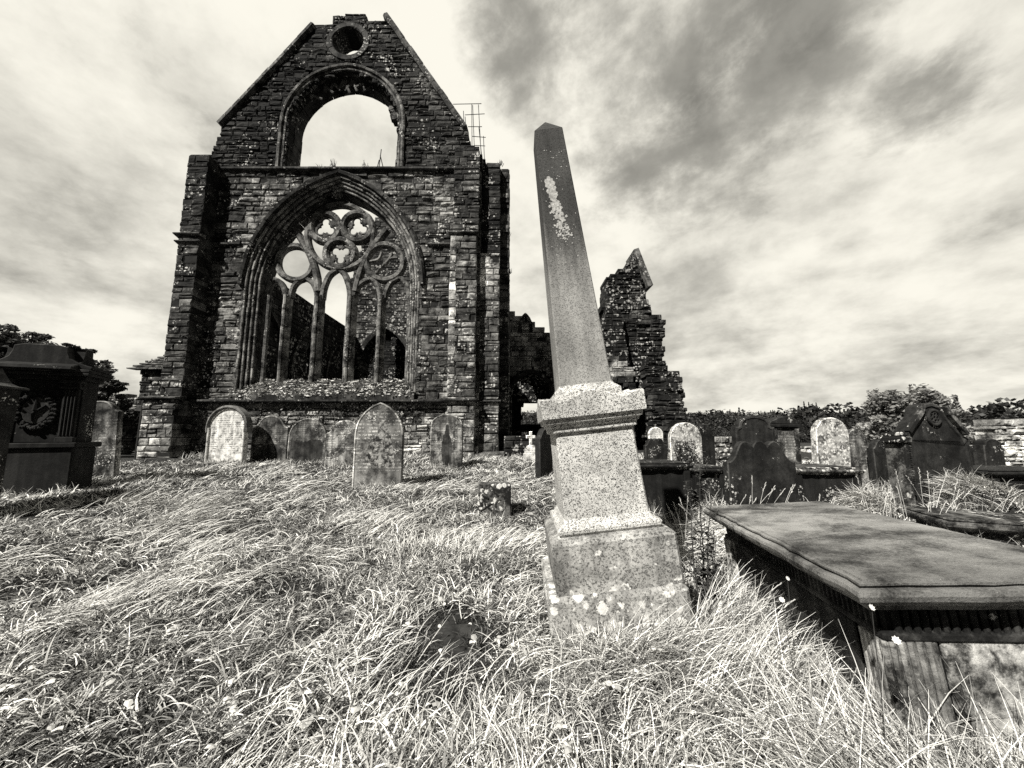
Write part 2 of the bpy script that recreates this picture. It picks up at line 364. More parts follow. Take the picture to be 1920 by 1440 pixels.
# ------------------------------------------------------------------ masonry: real stones laid in courses
RN = random.Random(7)
def scan(polys, z):
    """x intervals of the even-odd fill of polygons at height z"""
    xs = []
    for poly in polys:
        n = len(poly)
        for i in range(n):
            (xa, za), (xb, zb) = poly[i], poly[(i + 1) % n]
            if (za <= z < zb) or (zb <= z < za): xs.append(xa + (z - za) / (zb - za) * (xb - xa))
    xs.sort(); return [(xs[i], xs[i + 1]) for i in range(0, len(xs) - 1, 2)]
def lay(mb, mo, O, U, N, polys, z0, z1, thick, ch=(.19, .35), ln=(.30, .8), tone=None, rag=0.0, rock=.03, R=None, gap=.012, battle=True):
    """O origin (front plane), U along, N outward (front). polys in (u, z). stones to mb, mortar core to mo"""
    R = R or RN
    O = Vector(O); U = Vector(U); N = Vector(N); Z = Vector((0, 0, 1))
    z = z0
    while z < z1 - .03:
        h = R.uniform(*ch); h = min(h, z1 - z)
        if z1 - z - h < ch[0] * .6: h = z1 - z
        for (a, b) in scan(polys, z + h * .5):
            if b - a < .05: continue
            if rag: a += R.uniform(-rag, rag); b += R.uniform(-rag, rag)
            p = a + .0; corner = True
            # mortar core, set back behind the stone faces and a little inside the ends
            if mo is not None:
                s = .022; q = [O + U * x + N * n + Z * zz for zz in (z - .004, z + h - .002) for (x, n) in ((a + s, -s - .01), (b - s, -s - .01), (b - s, -thick + s), (a + s, -thick + s))]
                mo.add(q, [(3, 2, 1, 0), (4, 5, 6, 7), (0, 1, 5, 4), (1, 2, 6, 5), (2, 3, 7, 6), (3, 0, 4, 7)], .8)
            while p < b - .01:
                w = R.uniform(*ln) * (1.0 if h > .2 else .8)
                if corner: w *= R.choice((.6, 1.0)); corner = False
                if b - p - w < ln[0] * .7: w = b - p
                t0 = tone(p + w / 2, z + h / 2) if tone else 1.0
                stack = [(z, h)]
                if h > .20 and R.random() < .13: k = R.uniform(.38, .62); stack = [(z, h * k), (z + h * k, h * (1 - k))]
                for (sz, sh) in stack:
                    t = t0 * R.choice((.45, .7, .9, 1., 1.1, 1.3, 1.7)) * R.uniform(.85, 1.15)
                    g2 = gap * R.uniform(.5, 1.5); c = min(.045, sh * .22, w * .2); e = R.uniform(0, rock) - (.05 if R.random() < .07 else 0)
                    j = lambda k=.012: R.uniform(-k, k)
                    wob = lambda xx: .035 * mnoise.noise((xx * .7, sz * .5, 4.4))
                    wa, wb = wob(p), wob(p + w)
                    v = []
                    for (x, zz) in ((p + g2, sz + g2 + wa), (p + w - g2, sz + g2 + wb), (p + w - g2, sz + sh - g2 + wb), (p + g2, sz + sh - g2 + wa)):
                        v.append(O + U * (x + j(.006)) + N * (-thick + j(.01)) + Z * (zz))
                    for (x, zz) in ((p + g2, sz + g2 + wa), (p + w - g2, sz + g2 + wb), (p + w - g2, sz + sh - g2 + wb), (p + g2, sz + sh - g2 + wa)):
                        v.append(O + U * (x + j(.015)) + N * (-.012 + j(.008)) + Z * (zz + j(.012)))
                    for (x, zz) in ((p + g2 + c, sz + g2 + c + wa), (p + w - g2 - c, sz + g2 + c + wb), (p + w - g2 - c, sz + sh - g2 - c + wb), (p + g2 + c, sz + sh - g2 - c + wa)):
                        v.append(O + U * (x + j(.035)) + N * (e + j(rock * .5)) + Z * (zz + j(.022)))
                    mid = [(v[8 + a_] + v[8 + (a_ + 1) % 4]) / 2 + N * j(rock * .5) for a_ in range(4)]
                    v += mid; v.append((v[8] + v[9] + v[10] + v[11]) / 4 + N * (j(rock * .7) + rock * .25))
                    mb.add(v, [(3, 2, 1, 0), (0, 1, 5, 4), (1, 2, 6, 5), (2, 3, 7, 6), (3, 0, 4, 7), (4, 5, 9, 12, 8), (5, 6, 10, 13, 9), (6, 7, 11, 14, 10), (7, 4, 8, 15, 11),
                               (8, 12, 16, 15), (12, 9, 13, 16), (13, 10, 14, 16), (14, 11, 15, 16)], t)
                p += w
        z += h
def arch_half(h, spring, apex, side, base, nseg=14):
    """half of a pointed arch (2D path from jamb foot to apex); centre line at u=0"""
    rise = apex - spring; Rr = (rise * rise + h * h) / (2 * h); cx = -(Rr - h)
    pts = [(h, base + (spring - base) * i / 8) for i in range(8)]
    te = math.asin(min(1, rise / Rr))
    pts += [(cx + Rr * cos(te * i / nseg), spring + Rr * sin(te * i / nseg)) for i in range(nseg + 1)]
    return [(side * a, b) for a, b in pts]
def arch_poly(cx, h, spring, apex, base):
    r = arch_half(h, spring, apex, 1, base); l = arch_half(h, spring, apex, -1, base)
    return [(cx + a, b) for a, b in r] + [(cx + a, b) for a, b in l[::-1][1:]]
def sweep2(mb, path, prof, Y, cx=0.0, seg=None, gap=.012, jit=.012, side=0, tone=1.0, closed=False, R=None, U=None, O=None):
    """sweep a closed profile [(r inward, n towards viewer)] along a 2D (u,z) path, cut into voussoirs of length seg"""
    R = R or RN
    P2 = [Vector(p) for p in path]; n = len(P2)
    L = [0.0]
    for i in range(n - 1 + (1 if closed else 0)): L.append(L[-1] + (P2[(i + 1) % n] - P2[i]).length)
    T = L[-1]
    def at(s):
        s = s % T if closed else max(0, min(T, s))
        i = 0
        while i < len(L) - 2 and L[i + 1] < s: i += 1
        a, b = P2[i % n], P2[(i + 1) % n]; t = (s - L[i]) / max(1e-9, L[i + 1] - L[i])
        return a.lerp(b, t), i
    def tangent(s):
        e = T * .004 + .01; a, _ = at(s - e); b, _ = at(s + e); return (b - a).normalized()
    # inward normal: towards centre of path
    cen = sum(P2, Vector((0, 0))) / n
    if side: cen = Vector((0, 0))
    if seg is None: cuts = [(0, T)]
    else:
        cuts = []; s = 0
        while s < T - seg * .4:
            w = seg * R.uniform(.75, 1.25)
            if T - s - w < seg * .5: w = T - s
            cuts.append((s + gap / 2, s + w - gap / 2)); s += w
    k = len(prof)
    for (s0, s1) in cuts:
        m = max(2, int((s1 - s0) / (.12 if seg else T / (max(n, 8) * 1.0) if T > 0 else 1)) + 1) if seg else max(n, 2)
        dj, nj, tj = (R.uniform(-jit, jit), R.uniform(-jit, jit), R.uniform(.6, 1.35)) if seg else (0, 0, 1)
        b = len(mb.v); ringn = m if (seg or not closed) else m
        for q in range(ringn):
            s = s0 + (s1 - s0) * q / (m - 1) if (seg or not closed) else T * q / m
            p, _ = at(s); t = tangent(s); nr = Vector((-t.y, t.x))
            if side: 
                if nr.x * side > 0 and abs(nr.x) > 1e-6: nr = -nr
            elif nr.dot(cen - p) < 0: nr = -nr
            for (r, d) in prof:
                w = p + nr * (r + dj)
                if side and w.x * side < 0: w.x = 0
                if O is None: mb.v.append(Vector((cx + w.x, Y - (d + nj), w.y)))
                else: mb.v.append(Vector(O) + Vector(U) * (cx + w.x) + Vector((U[1], -U[0], 0)) * (d + nj) + Vector((0, 0, w.y)))
        lim = ringn - 1 if (seg or not closed) else ringn
        for q in range(lim):
            q2 = (q + 1) % ringn
            for a in range(k):
                a2 = (a + 1) % k; mb.face((b + q * k + a, b + q * k + a2, b + q2 * k + a2, b + q2 * k + a), tone * tj)
        if seg or not closed:
            mb.face(tuple(b + a for a in range(k - 1, -1, -1)), tone * tj); e = b + (ringn - 1) * k
            mb.face(tuple(e + a for a in range(k)), tone * tj)
def bar_prof(w, d, c=None):
    """chamfered bar: width w across the path, depth d"""
    c = c or w * .30; h = w / 2; e = d / 2
    return [(-h, -e + c), (-h + c, -e), (h - c, -e), (h, -e + c), (h, e - c), (h * .5, e), (-h * .5, e), (-h, e - c)]
def roll(r, d, rad, n=8): return [(r + rad * cos(2 * pi * i / n), d + rad * sin(2 * pi * i / n)) for i in range(n)]
def bbox_course(mb, x0, x1, yf, yb, z0, z1, tone=1.0, seg=.8, R=None, slope=.0):
    """projecting string course made of separate lengths, weathered top"""
    R = R or RN; x = x0
    while x < x1 - .05:
        w = min(R.uniform(.6, 1.2) * seg, x1 - x)
        if x1 - x - w < .3: w = x1 - x
        j = R.uniform(-.008, .008); t = tone * R.uniform(.6, 1.3)
        a, b = x + .004, x + w - .004
        v = [(a, yf + j, z0 + .05), (b, yf + j, z0 + .05), (b, yb, z0 - .03), (a, yb, z0 - .03), (a, yf + j, z1 - slope), (b, yf + j, z1 - slope), (b, yb, z1), (a, yb, z1)]
        mb.add(v, [(3, 2, 1, 0), (4, 5, 6, 7), (0, 1, 5, 4), (1, 2, 6, 5), (2, 3, 7, 6), (3, 0, 4, 7)], t)
        x += w

# ------------------------------------------------------------------ the ruined abbey church
YF = 15.0; CX = -7.34
AB = thing('abbey_church', 'roofless ruined stone abbey with tall gabled front, traceried pointed window and broken walls behind', 'abbey', (CX, YF, 0))
def ap(mb, name, mat, parent=None, smooth=False):
    o = mb.build(name, MAT[mat], parent or AB, smooth)
    if (parent or AB) == AB: o.location = (-CX, -YF, 0)
    return o
def PP(pts, Y): return [P(u, v, Y) for u, v in pts]
def wall(name, polys, O, U, N, z0, z1, thick, mat='abbey', core=True, **kw):
    mb, mo = MB(), MB()
    lay(mb, mo if core else None, O, U, N, polys, z0, z1, thick, **kw)
    o = ap(mb, name, mat)
    if core:
        c = mo.build('mortar_core', MAT['mortar'], o)
    return o
XL, XR = -13.0, -1.3
ZS = P(640, 320, YF)[1]           # string course level below the upper opening
SILL = 3.72
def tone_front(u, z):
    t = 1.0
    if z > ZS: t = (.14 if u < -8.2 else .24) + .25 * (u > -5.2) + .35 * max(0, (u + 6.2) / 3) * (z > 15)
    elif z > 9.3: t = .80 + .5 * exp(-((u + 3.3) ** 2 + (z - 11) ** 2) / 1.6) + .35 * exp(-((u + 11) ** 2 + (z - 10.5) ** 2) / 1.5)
    elif z > 3.0: t = 1.05 + .7 * (-11.9 < u < -10.6) * (z < 7.5)  # paler strip beside the left buttress paints in sunlit patches
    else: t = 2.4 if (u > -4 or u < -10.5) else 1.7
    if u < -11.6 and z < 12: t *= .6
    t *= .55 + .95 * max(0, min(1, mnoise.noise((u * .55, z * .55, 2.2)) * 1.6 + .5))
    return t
# front wall below the string course, with the great window cut out
front = [(XL, .2), (XR, .2), (XR, ZS), (XL + .1, ZS), (XL, ZS - 3)]
win_poly = arch_poly(CX, 3.52, 7.55, 12.36, 2.95)
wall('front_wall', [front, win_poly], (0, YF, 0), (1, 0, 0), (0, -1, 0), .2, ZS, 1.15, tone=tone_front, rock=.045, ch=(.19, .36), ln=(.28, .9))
# gable wall above, with upper opening and oculus
gable_px = [(352, 322), (356, 291), (393, 290), (400, 272), (409, 256), (416, 240), (446, 207), (486, 163), (536, 108), (588, 50), (600, 43), (620, 44), (624, 34), (640, 29), (650, 25), (684, 26),
            (690, 38), (718, 38), (722, 32), (745, 62), (776, 106), (812, 157), (850, 212), (866, 235), (879, 252), (884, 272), (893, 282), (903, 286), (905, 305), (905, 322)]
gpoly = PP(gable_px, YF); zt = max(p[1] for p in gpoly)
OCX, OCZ = P(653, 78, YF); ORr = .70
oc = [(OCX + (ORr + .05) * cos(2 * pi * i / 24), OCZ + (ORr + .05) * sin(2 * pi * i / 24)) for i in range(24)]
up_poly = arch_poly(CX, 2.36, 14.9, 17.38, ZS - .1)
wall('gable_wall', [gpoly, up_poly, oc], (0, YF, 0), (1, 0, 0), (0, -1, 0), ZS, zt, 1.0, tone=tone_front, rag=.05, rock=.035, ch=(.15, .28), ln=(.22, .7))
# gable copings
for nm, a, b in (('coping', (414, 236), (590, 49)), ('coping', (722, 31), (872, 241))):
    mb = MB(); (xa, za), (xb, zb) = P(*a, YF), P(*b, YF); n = 13
    d = Vector((xb - xa, 0, zb - za)); Lc = d.length; d.normalize(); nn = Vector((-d.z, 0, d.x));
    if nn.z < 0: nn = -nn
    for i in range(n):
        s0, s1 = Lc * i / n + .012, Lc * (i + 1) / n - .012; j = RN.uniform(-.02, .02)
        q = [Vector((xa, 0, za)) + d * s + nn * (h + j) + Vector((0, y, 0)) for s in (s0, s1) for (h, y) in ((-.1, YF - .10), (-.02, YF - .16), (.13, YF - .13), (.17, YF + .3), (.13, YF + 1.1), (-.1, YF + 1.1))]
        mb.add(q, [(0, 1, 2, 3, 4, 5), (11, 10, 9, 8, 7, 6)] + [(k, (k + 1) % 6 + 0 if k < 5 else 0, ((k + 1) % 6) + 6, k + 6)[::-1] for k in range(6)], RN.uniform(.5, 1.3))
    ap(mb, nm, 'dressed')
# string courses
mb = MB(); bbox_course(mb, -12.4, -1.38, YF - .17, YF + .2, ZS - .06, ZS + .13, .5, slope=.06); ap(mb, 'string_course', 'dressed')
mb = MB(); bbox_course(mb, -12.4, CX - 3.85, YF - .14, YF + .1, 9.22, 9.42, .8, slope=.08); ap(mb, 'string_course', 'dressed'); mb = MB(); bbox_course(mb, CX + 3.85, -2.45, YF - .14, YF + .1, 9.22, 9.42, .8, slope=.08); ap(mb, 'string_course', 'dressed')
mb = MB(); bbox_course(mb, -12.42, -1.5, YF - .32, YF + .1, 2.72, 2.90, .45, slope=.07); ap(mb, 'string_course', 'dressed')
mb = MB(); bbox_course(mb, -12.42, -.3, YF - .2, YF + .1, .62, .86, .9, slope=.09); ap(mb, 'plinth_course', 'dressed')
# oculus ring
mb = MB(); circ = [(OCX + ORr * cos(2 * pi * i / 36), OCZ + ORr * sin(2 * pi * i / 36)) for i in range(36)]
sweep2(mb, circ, [(0, .02), (0, -1.0), (-.25, -1.0), (-.25, .05), (-.05, .06)], YF, 0, seg=.42, closed=True, tone=.55)
ap(mb, 'oculus', 'dressed')
# upper opening: three moulded orders round a deep soffit
mb = MB()
for side in (1, -1):
    base = ZS + .1
    pth = arch_half(2.30, 14.9, 17.30, side, base)
    sweep2(mb, pth, [(0, -.42), (0, -1.02), (-.35, -1.02), (-.35, -.42)], YF, CX, seg=.5, side=side, tone=.4)
    p2 = arch_half(2.62, 14.9, 17.68, side, base)
    sweep2(mb, p2, [(0.02, .05), (.10, .05), (.30, -.38), (.30, -.48), (.02, -.48)], YF, CX, seg=.42, side=side, tone=.5)
    for (r, d, q) in ((-.02, .06, .085), (.12, -.02, .075), (.22, -.20, .07)):
        sweep2(mb, p2, roll(r, d, q, 7), YF, CX, seg=.55, side=side, tone=1.2)
ap(mb, 'upper_window_arch', 'dressed')
# stumps of the lost tracery hanging from the upper arch
for k, (ang, ln_, sp) in enumerate(((96, .75, .12), (86, .8, .13), (108, .5, .1), (74, .55, .12), (118, .55, .1), (136, .42, .12), (62, .45, .1))):
    mb = MB(); a = radians(ang); px, pz = 2.27 * cos(a), 14.9 + 2.36 * sin(a)
    for sg in (-1, 1):
        dx = sg * sp * 1.6; L_ = ln_ * RN.uniform(.55, 1.0)
        v0 = Vector((CX + px + dx * .1, YF + .35, pz + .05)); v1 = v0 + Vector((-cos(a) * L_ * .9 + dx * 1.2, -.04, -sin(a) * L_ * .85))
        tube(mb, [v0, v0.lerp(v1, .5), v1], [.075, .06, .045], 5, .6)
    ap(mb, 'tracery_stump', 'tracery')
mb = MB(); R2 = random.Random(4)
for i in range(6):
    x, z = CX + 2.05 + R2.uniform(-.12, .1), 16.0 - i * .1 + R2.uniform(-.05, .05); box(mb, x - .13, x + .12, YF + .3, YF + .7, z - .12, z + .1, R2.uniform(.4, .9), c=.03, jit=.03, R=R2)
ap(mb, 'tracery_stump', 'tracery')
# great window: hood + four stepped orders with jamb rolls
mb = MB(); mh = MB()
for side in (1, -1):
    hood = arch_half(3.78, 7.55, 12.62, side, 7.55)
    sweep2(mh, hood, [(-.03, .0), (-.03, .10), (.05, .20), (.15, .16), (.20, .02)], YF, CX, seg=.6, side=side, tone=.5)
    o0 = arch_half(3.62, 7.55, 12.46, side, 3.05)
    for i in range(4):
        r0, d0 = .125 * i, -.095 * i
        sweep2(mb, o0, [(r0 - .06, d0 + .015), (r0 + .08, d0 + .015), (r0 + .125, d0 - .04), (r0 + .125, d0 - .26), (r0 - .06, d0 - .28)], YF, CX, seg=.42, side=side, tone=.85 - .08 * i)
        sweep2(mb, o0, roll(r0 + .085, d0 + .0, .055, 7), YF, CX, seg=.5, side=side, tone=2.1)  # paler rolls: highlights along the moulding edges painted in
        if i < 3: sweep2(mb, o0, roll(r0 + .135, d0 - .07, .032, 6), YF, CX, seg=.5, side=side, tone=.7)
    inner = arch_half(3.12, 7.55, 11.86, side, 3.3)
    sweep2(mb, inner, [(0, -.36), (.02, -.46), (-.04, -1.15), (-.5, -1.15), (-.5, -.36)], YF, CX, seg=.45, side=side, tone=.6)
ap(mb, 'great_window_arch', 'dressed'); ap(mh, 'hood_mould', 'dressed')
# sloping sill
mb = MB(); R2 = random.Random(11)
for i in range(7):
    y0, y1 = YF - .30 + i * .145, YF - .30 + (i + 1) * .145 + .04; z0, z1 = 2.92 + i * .115, 2.92 + (i + 1) * .115
    x = CX - 3.55
    while x < CX + 3.5:
        w = min(R2.uniform(.3, .8), CX + 3.55 - x); box(mb, x + .006, x + w - .006, y0, YF + .75, z0 - .12, z1 + R2.uniform(-.012, .012), R2.uniform(.2, .7), jit=.008, R=R2); x += w
sill = ap(mb, 'window_sill', 'dressed')
def leaf_cloud(n, fn, size, R, flat=0.0):
    """n quads: fn(R) gives a centre; returns arrays V,F,tone"""
    C_ = np.array([fn(R) for _ in range(n)]); rs = np.random.RandomState(R.randrange(1 << 30))
    a = rs.normal(size=(n, 3)); 
    if flat: a[:, 2] *= (1 - flat)
    a /= np.linalg.norm(a, axis=1)[:, None]
    b = rs.normal(size=(n, 3)); b -= a * (a * b).sum(1)[:, None]; b /= np.linalg.norm(b, axis=1)[:, None]
    s = size * rs.uniform(.5, 1.3, n)[:, None]
    V = np.stack([C_ - a * s, C_ - b * s * .45 + a * s * .1, C_ + a * s, C_ + b * s * .45 + a * s * .1], 1).reshape(-1, 3)
    F = np.arange(4 * n).reshape(-1, 4); return V, F, rs.uniform(.45, 1.5, n)
def sillpt(R):
    s = R.random() ** .9; return (CX + R.uniform(-3.7, 3.55), YF - .34 + s * 1.0, 2.95 + s * .78 + R.uniform(0, .06))
V_, F_, T_ = leaf_cloud(2300, sillpt, .072, random.Random(3), .75)
ivy = np_obj('ivy', V_, F_, MAT['litter'], AB, T_); ivy.location = (-CX, -YF, 0); ivy['label'] = 'pale sunlit ivy leaves spread over the sloping window sill'
def ivypt(R):
    k = R.random()
    if k < .45: return (R.gauss(-6.0, 1.5), YF - .08 - R.random() * .12, R.uniform(1.0, 2.75))
    if k < .75: return (R.gauss(-12.0, .25), YF - .1 - R.random() * .2, .7 + R.random() ** 1.6 * 5)
    return (R.uniform(CX - 3.6, CX + 3.5), YF - .1 - R.random() * .25, R.uniform(2.2, 2.75))
V_, F_, T_ = leaf_cloud(2000, ivypt, .045, random.Random(5))
ivy = np_obj('ivy', V_, F_, MAT['weed'], AB, T_); ivy.location = (-CX, -YF, 0); ivy['label'] = 'dark ivy clinging to the wall below the great window'

# tracery, traced on the plane of the window
YT = 15.68
TR = MB(); TR = ap(MB(), 'tracery', 'tracery') if False else None
tr = bpy.data.objects.new('tracery', None); COL.objects.link(tr); tr.parent = AB; tr.location = (-CX, -YF, 0)
def tp(pts): return [P(u, v, YT) for u, v in pts]
def z3(pts): return [(430 + a / 3.5125, 320 + b / 3.5125) for a, b in pts]
def tbar(name, pts, w, d=.30, closed=False, seg=.55, tone=1.0):
    mb = MB(); sweep2(mb, tp(pts), bar_prof(w, d), YT, 0, seg=seg, closed=closed, tone=tone, gap=.006, jit=.006)
    return mb.build(name, MAT['tracery'], tr)
def smooth(pts, n=6):
    out = []
    for i in range(len(pts) - 1):
        p0 = pts[max(i - 1, 0)]; p1 = pts[i]; p2 = pts[i + 1]; p3 = pts[min(i + 2, len(pts) - 1)]
        for k in range(n):
            t = k / n; out.append(tuple(.5 * (2 * p1[c] + (p2[c] - p0[c]) * t + (2 * p0[c] - 5 * p1[c] + 4 * p2[c] - p3[c]) * t * t + (3 * p1[c] - p0[c] - 3 * p2[c] + p3[c]) * t ** 3) for c in (0, 1)))
    out.append(pts[-1]); return out
def circle_px(c, rx, ry, n=32): return [(c[0] + rx * cos(2 * pi * i / n), c[1] + ry * sin(2 * pi * i / n)) for i in range(n)]
# mullions: base px (at sill) and the springing px
MU = [((528, 712), (541, 556)), ((590, 712), (600, 556)), ((655, 712), (658, 556)), ((708, 712), (719, 556))]
for i, (b, t) in enumerate(MU):
    (xb, zb), (xt, zt_) = P(*b, YT), P(*t, YT); x = (xb + xt) / 2
    mb = MB(); w = .40 if i in (1, 2) else .32
    z = 3.55; 
    while z < zt_:
        h = min(RN.uniform(.28, .6), zt_ - z + .01); j = RN.uniform(-.012, .012)
        pr = bar_prof(w, .42, .12); n_ = len(pr); tn = RN.uniform(.6, 1.7)
        v = [(x + r + j, YT - d, zz) for zz in (z + .006, z + h - .006) for (r, d) in pr]
        mb.add(v, [tuple(range(n_)), tuple(range(2 * n_ - 1, n_ - 1, -1))] + [(a, a + n_, (a + 1) % n_ + n_, (a + 1) % n_) for a in range(n_)], tn)
        tube(mb, [(x + j, YT - .24, z + .006), (x + j, YT - .24, z + h - .006)], .06, 6, tn)
        z += h
    mb.build('mullion', MAT['tracery'], tr)
# wall half mullions
for i, (b, t) in enumerate((((497, 712), (505, 556)), ((764, 712), (770, 556)))):
    x = (P(*b, YT)[0] + P(*t, YT)[0]) / 2; mb = MB(); tube(mb, [(x, YT - .1, 3.55), (x, YT - .1, P(*t, YT)[1])], .10, 8); mb.build('mullion', MAT['tracery'], tr)
# light heads (pointed)
def head(l, r, ap_, w=.21, y0=563):
    (x0, v0), (x1, v1), (xm, vm) = l, r, ap_
    L_ = smooth([(x0, v0), (x0 + (xm - x0) * .12, v0 + (vm - v0) * .40), (x0 + (xm - x0) * .45, v0 + (vm - v0) * .78), (xm, vm)])
    R_ = smooth([(xm, vm), (x1 + (xm - x1) * .45, v1 + (vm - v1) * .78), (x1 + (xm - x1) * .12, v1 + (vm - v1) * .40), (x1, v1)])
    tbar('light_head', L_ + R_[1:], w, .28)
head((502, 560), (538, 560), (517, 524)); head((545, 560), (596, 560), (574, 522)); head((605, 562), (658, 562), (636, 504), .25)
head((664, 560), (714, 560), (696, 523)); head((722, 560), (768, 560), (751, 521))
# the sub arches sweeping up to the main arch, and the roundels
tbar('sub_arch', smooth(z3([(590, 800), (578, 700), (548, 590), (505, 500), (440, 392)])), .28, .36)
tbar('sub_arch', smooth(z3([(835, 800), (862, 690), (905, 580), (960, 490), (1040, 392)])), .28, .36)
tbar('ring', circle_px((639.5, 445), 62, 60, 48), .24, .36, closed=True)
tbar('roundel', circle_px((555, 494), 33, 32, 36), .25, .34, closed=True)
tbar('roundel', circle_px((722, 493), 34.5, 33, 36), .25, .34, closed=True)
tbar('tracery_bar', smooth(z3([(950, 700), (1000, 640), (1050, 590), (1075, 545)])), .10, .16); tbar('tracery_bar', smooth(z3([(925, 600), (985, 585), (1005, 540)])), .10, .16); tbar('tracery_bar', smooth(z3([(1110, 575), (1060, 580), (1030, 620)])), .09, .16)
for (c, r, rot) in (((611, 428), 27, 90), ((671.5, 427), 27, 100), ((639, 477), 27, 30)):
    tbar('roundel', circle_px(c, r, r * .97, 32), .28, .38, closed=True, tone=.8)
    # the trefoil cut in a thinner slab inside the ring: three curved cusps, thickening to the ring
    for k in range(3):
        a0 = radians(rot + 120 * k); mb = MB(); ri = r * .80
        ox, oz = P(c[0], c[1], YT); sc = P(c[0] + 10, c[1], YT)[0] - ox; sc /= 10.0
        # lobe outline circle
        lc = (c[0] + cos(a0) * r * .40, c[1] - sin(a0) * r * .40); lr = r * .30
        pts = [(lc[0] + lr * cos(t), lc[1] - lr * sin(t)) for t in [a0 - radians(122) + radians(244) * i / 14 for i in range(15)]]
        sweep2(mb, tp(pts), [(-.03, -.07), (-.03, .07), (.035, .05), (.035, -.05)], YT, 0, seg=None, tone=.7)
        a = a0 + radians(60); p0 = (c[0] + cos(a) * r * .9, c[1] - sin(a) * r * .9); p1 = (c[0] + cos(a) * r * .38, c[1] - sin(a) * r * .38)
        (xa, za), (xb, zb) = P(*p0, YT), P(*p1, YT); d = Vector((xb - xa, 0, zb - za)); nn = Vector((-d.z, 0, d.x)).normalized()
        w0, w1 = .24, .05; v = [Vector((xa, YT + y, za)) + nn * w0 * s for y in (-.07, .07) for s in (-1, 1)] + [Vector((xb, YT + y, zb)) + nn * w1 * s for y in (-.06, .06) for s in (-1, 1)]
        mb.add(v, [(0, 1, 3, 2), (4, 6, 7, 5), (0, 4, 5, 1), (2, 3, 7, 6), (0, 2, 6, 4), (1, 5, 7, 3)], .6)
        cp = mb.build('cusp', MAT['tracery'], tr)

# buttresses
def buttress(name, x0, x1, yf, z0, z1, top='flat', tone=None, yb=None, label=None, **kw):
    mb, mo = MB(), MB(); yb = yb or YF + .3
    poly = [(x0, z0), (x1, z0), (x1, z1), (x0, z1)] if top == 'flat' else top
    kw.setdefault('ln', (.3, .72)); kw.setdefault('rock', .03)
    lay(mb, mo, (0, yf, 0), (1, 0, 0), (0, -1, 0), [poly], z0, z1, yb - yf, tone=tone, **kw)
    o = ap(mb, name, 'abbey'); mo.build('mortar_core', MAT['mortar'], o)
    if label: o['label'] = label
    return o
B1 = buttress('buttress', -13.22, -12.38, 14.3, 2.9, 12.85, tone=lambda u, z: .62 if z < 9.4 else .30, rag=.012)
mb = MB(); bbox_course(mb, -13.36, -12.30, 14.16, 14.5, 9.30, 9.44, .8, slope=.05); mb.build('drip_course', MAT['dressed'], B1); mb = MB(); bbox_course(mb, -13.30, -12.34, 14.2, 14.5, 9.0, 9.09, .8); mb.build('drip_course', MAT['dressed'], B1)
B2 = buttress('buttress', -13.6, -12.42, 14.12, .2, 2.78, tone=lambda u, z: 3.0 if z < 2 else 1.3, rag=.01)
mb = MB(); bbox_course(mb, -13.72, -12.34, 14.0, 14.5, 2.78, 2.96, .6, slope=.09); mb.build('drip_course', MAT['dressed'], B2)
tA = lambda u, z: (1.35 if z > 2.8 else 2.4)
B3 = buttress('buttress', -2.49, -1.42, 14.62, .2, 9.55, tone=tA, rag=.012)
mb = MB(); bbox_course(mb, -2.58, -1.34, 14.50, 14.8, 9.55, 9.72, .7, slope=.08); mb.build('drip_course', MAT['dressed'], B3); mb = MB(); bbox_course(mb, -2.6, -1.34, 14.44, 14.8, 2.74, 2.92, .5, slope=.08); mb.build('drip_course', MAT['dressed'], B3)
# pale quoin strip down its left edge
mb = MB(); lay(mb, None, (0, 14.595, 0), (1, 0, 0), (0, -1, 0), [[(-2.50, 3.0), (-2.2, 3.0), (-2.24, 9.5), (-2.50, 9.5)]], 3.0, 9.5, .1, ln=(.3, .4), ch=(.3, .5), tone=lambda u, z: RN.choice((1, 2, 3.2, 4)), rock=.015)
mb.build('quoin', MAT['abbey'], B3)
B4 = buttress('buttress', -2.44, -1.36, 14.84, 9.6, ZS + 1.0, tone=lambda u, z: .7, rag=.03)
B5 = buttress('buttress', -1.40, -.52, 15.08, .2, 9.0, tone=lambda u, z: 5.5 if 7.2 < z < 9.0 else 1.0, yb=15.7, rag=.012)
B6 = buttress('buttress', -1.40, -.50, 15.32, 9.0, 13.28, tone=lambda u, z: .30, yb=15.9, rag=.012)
mb = MB(); bbox_course(mb, -1.36, -.44, 14.98, 15.3, 2.74, 2.9, .7, slope=.08); mb.build('drip_course', MAT['dressed'], B5)
# corner pier and the stub of the south wall behind
wall('nave_wall', [[(15.7, .2), (27, .2), (27, 5), (21, 6), (18.2, 7.0), (17.6, 12.3), (17.0, 13.2), (15.7, 13.3)]], (-.14, 0, 0), (0, 1, 0), (1, 0, 0), .2, 13.3, 1.1, tone=lambda u, z: .8, rag=.05)
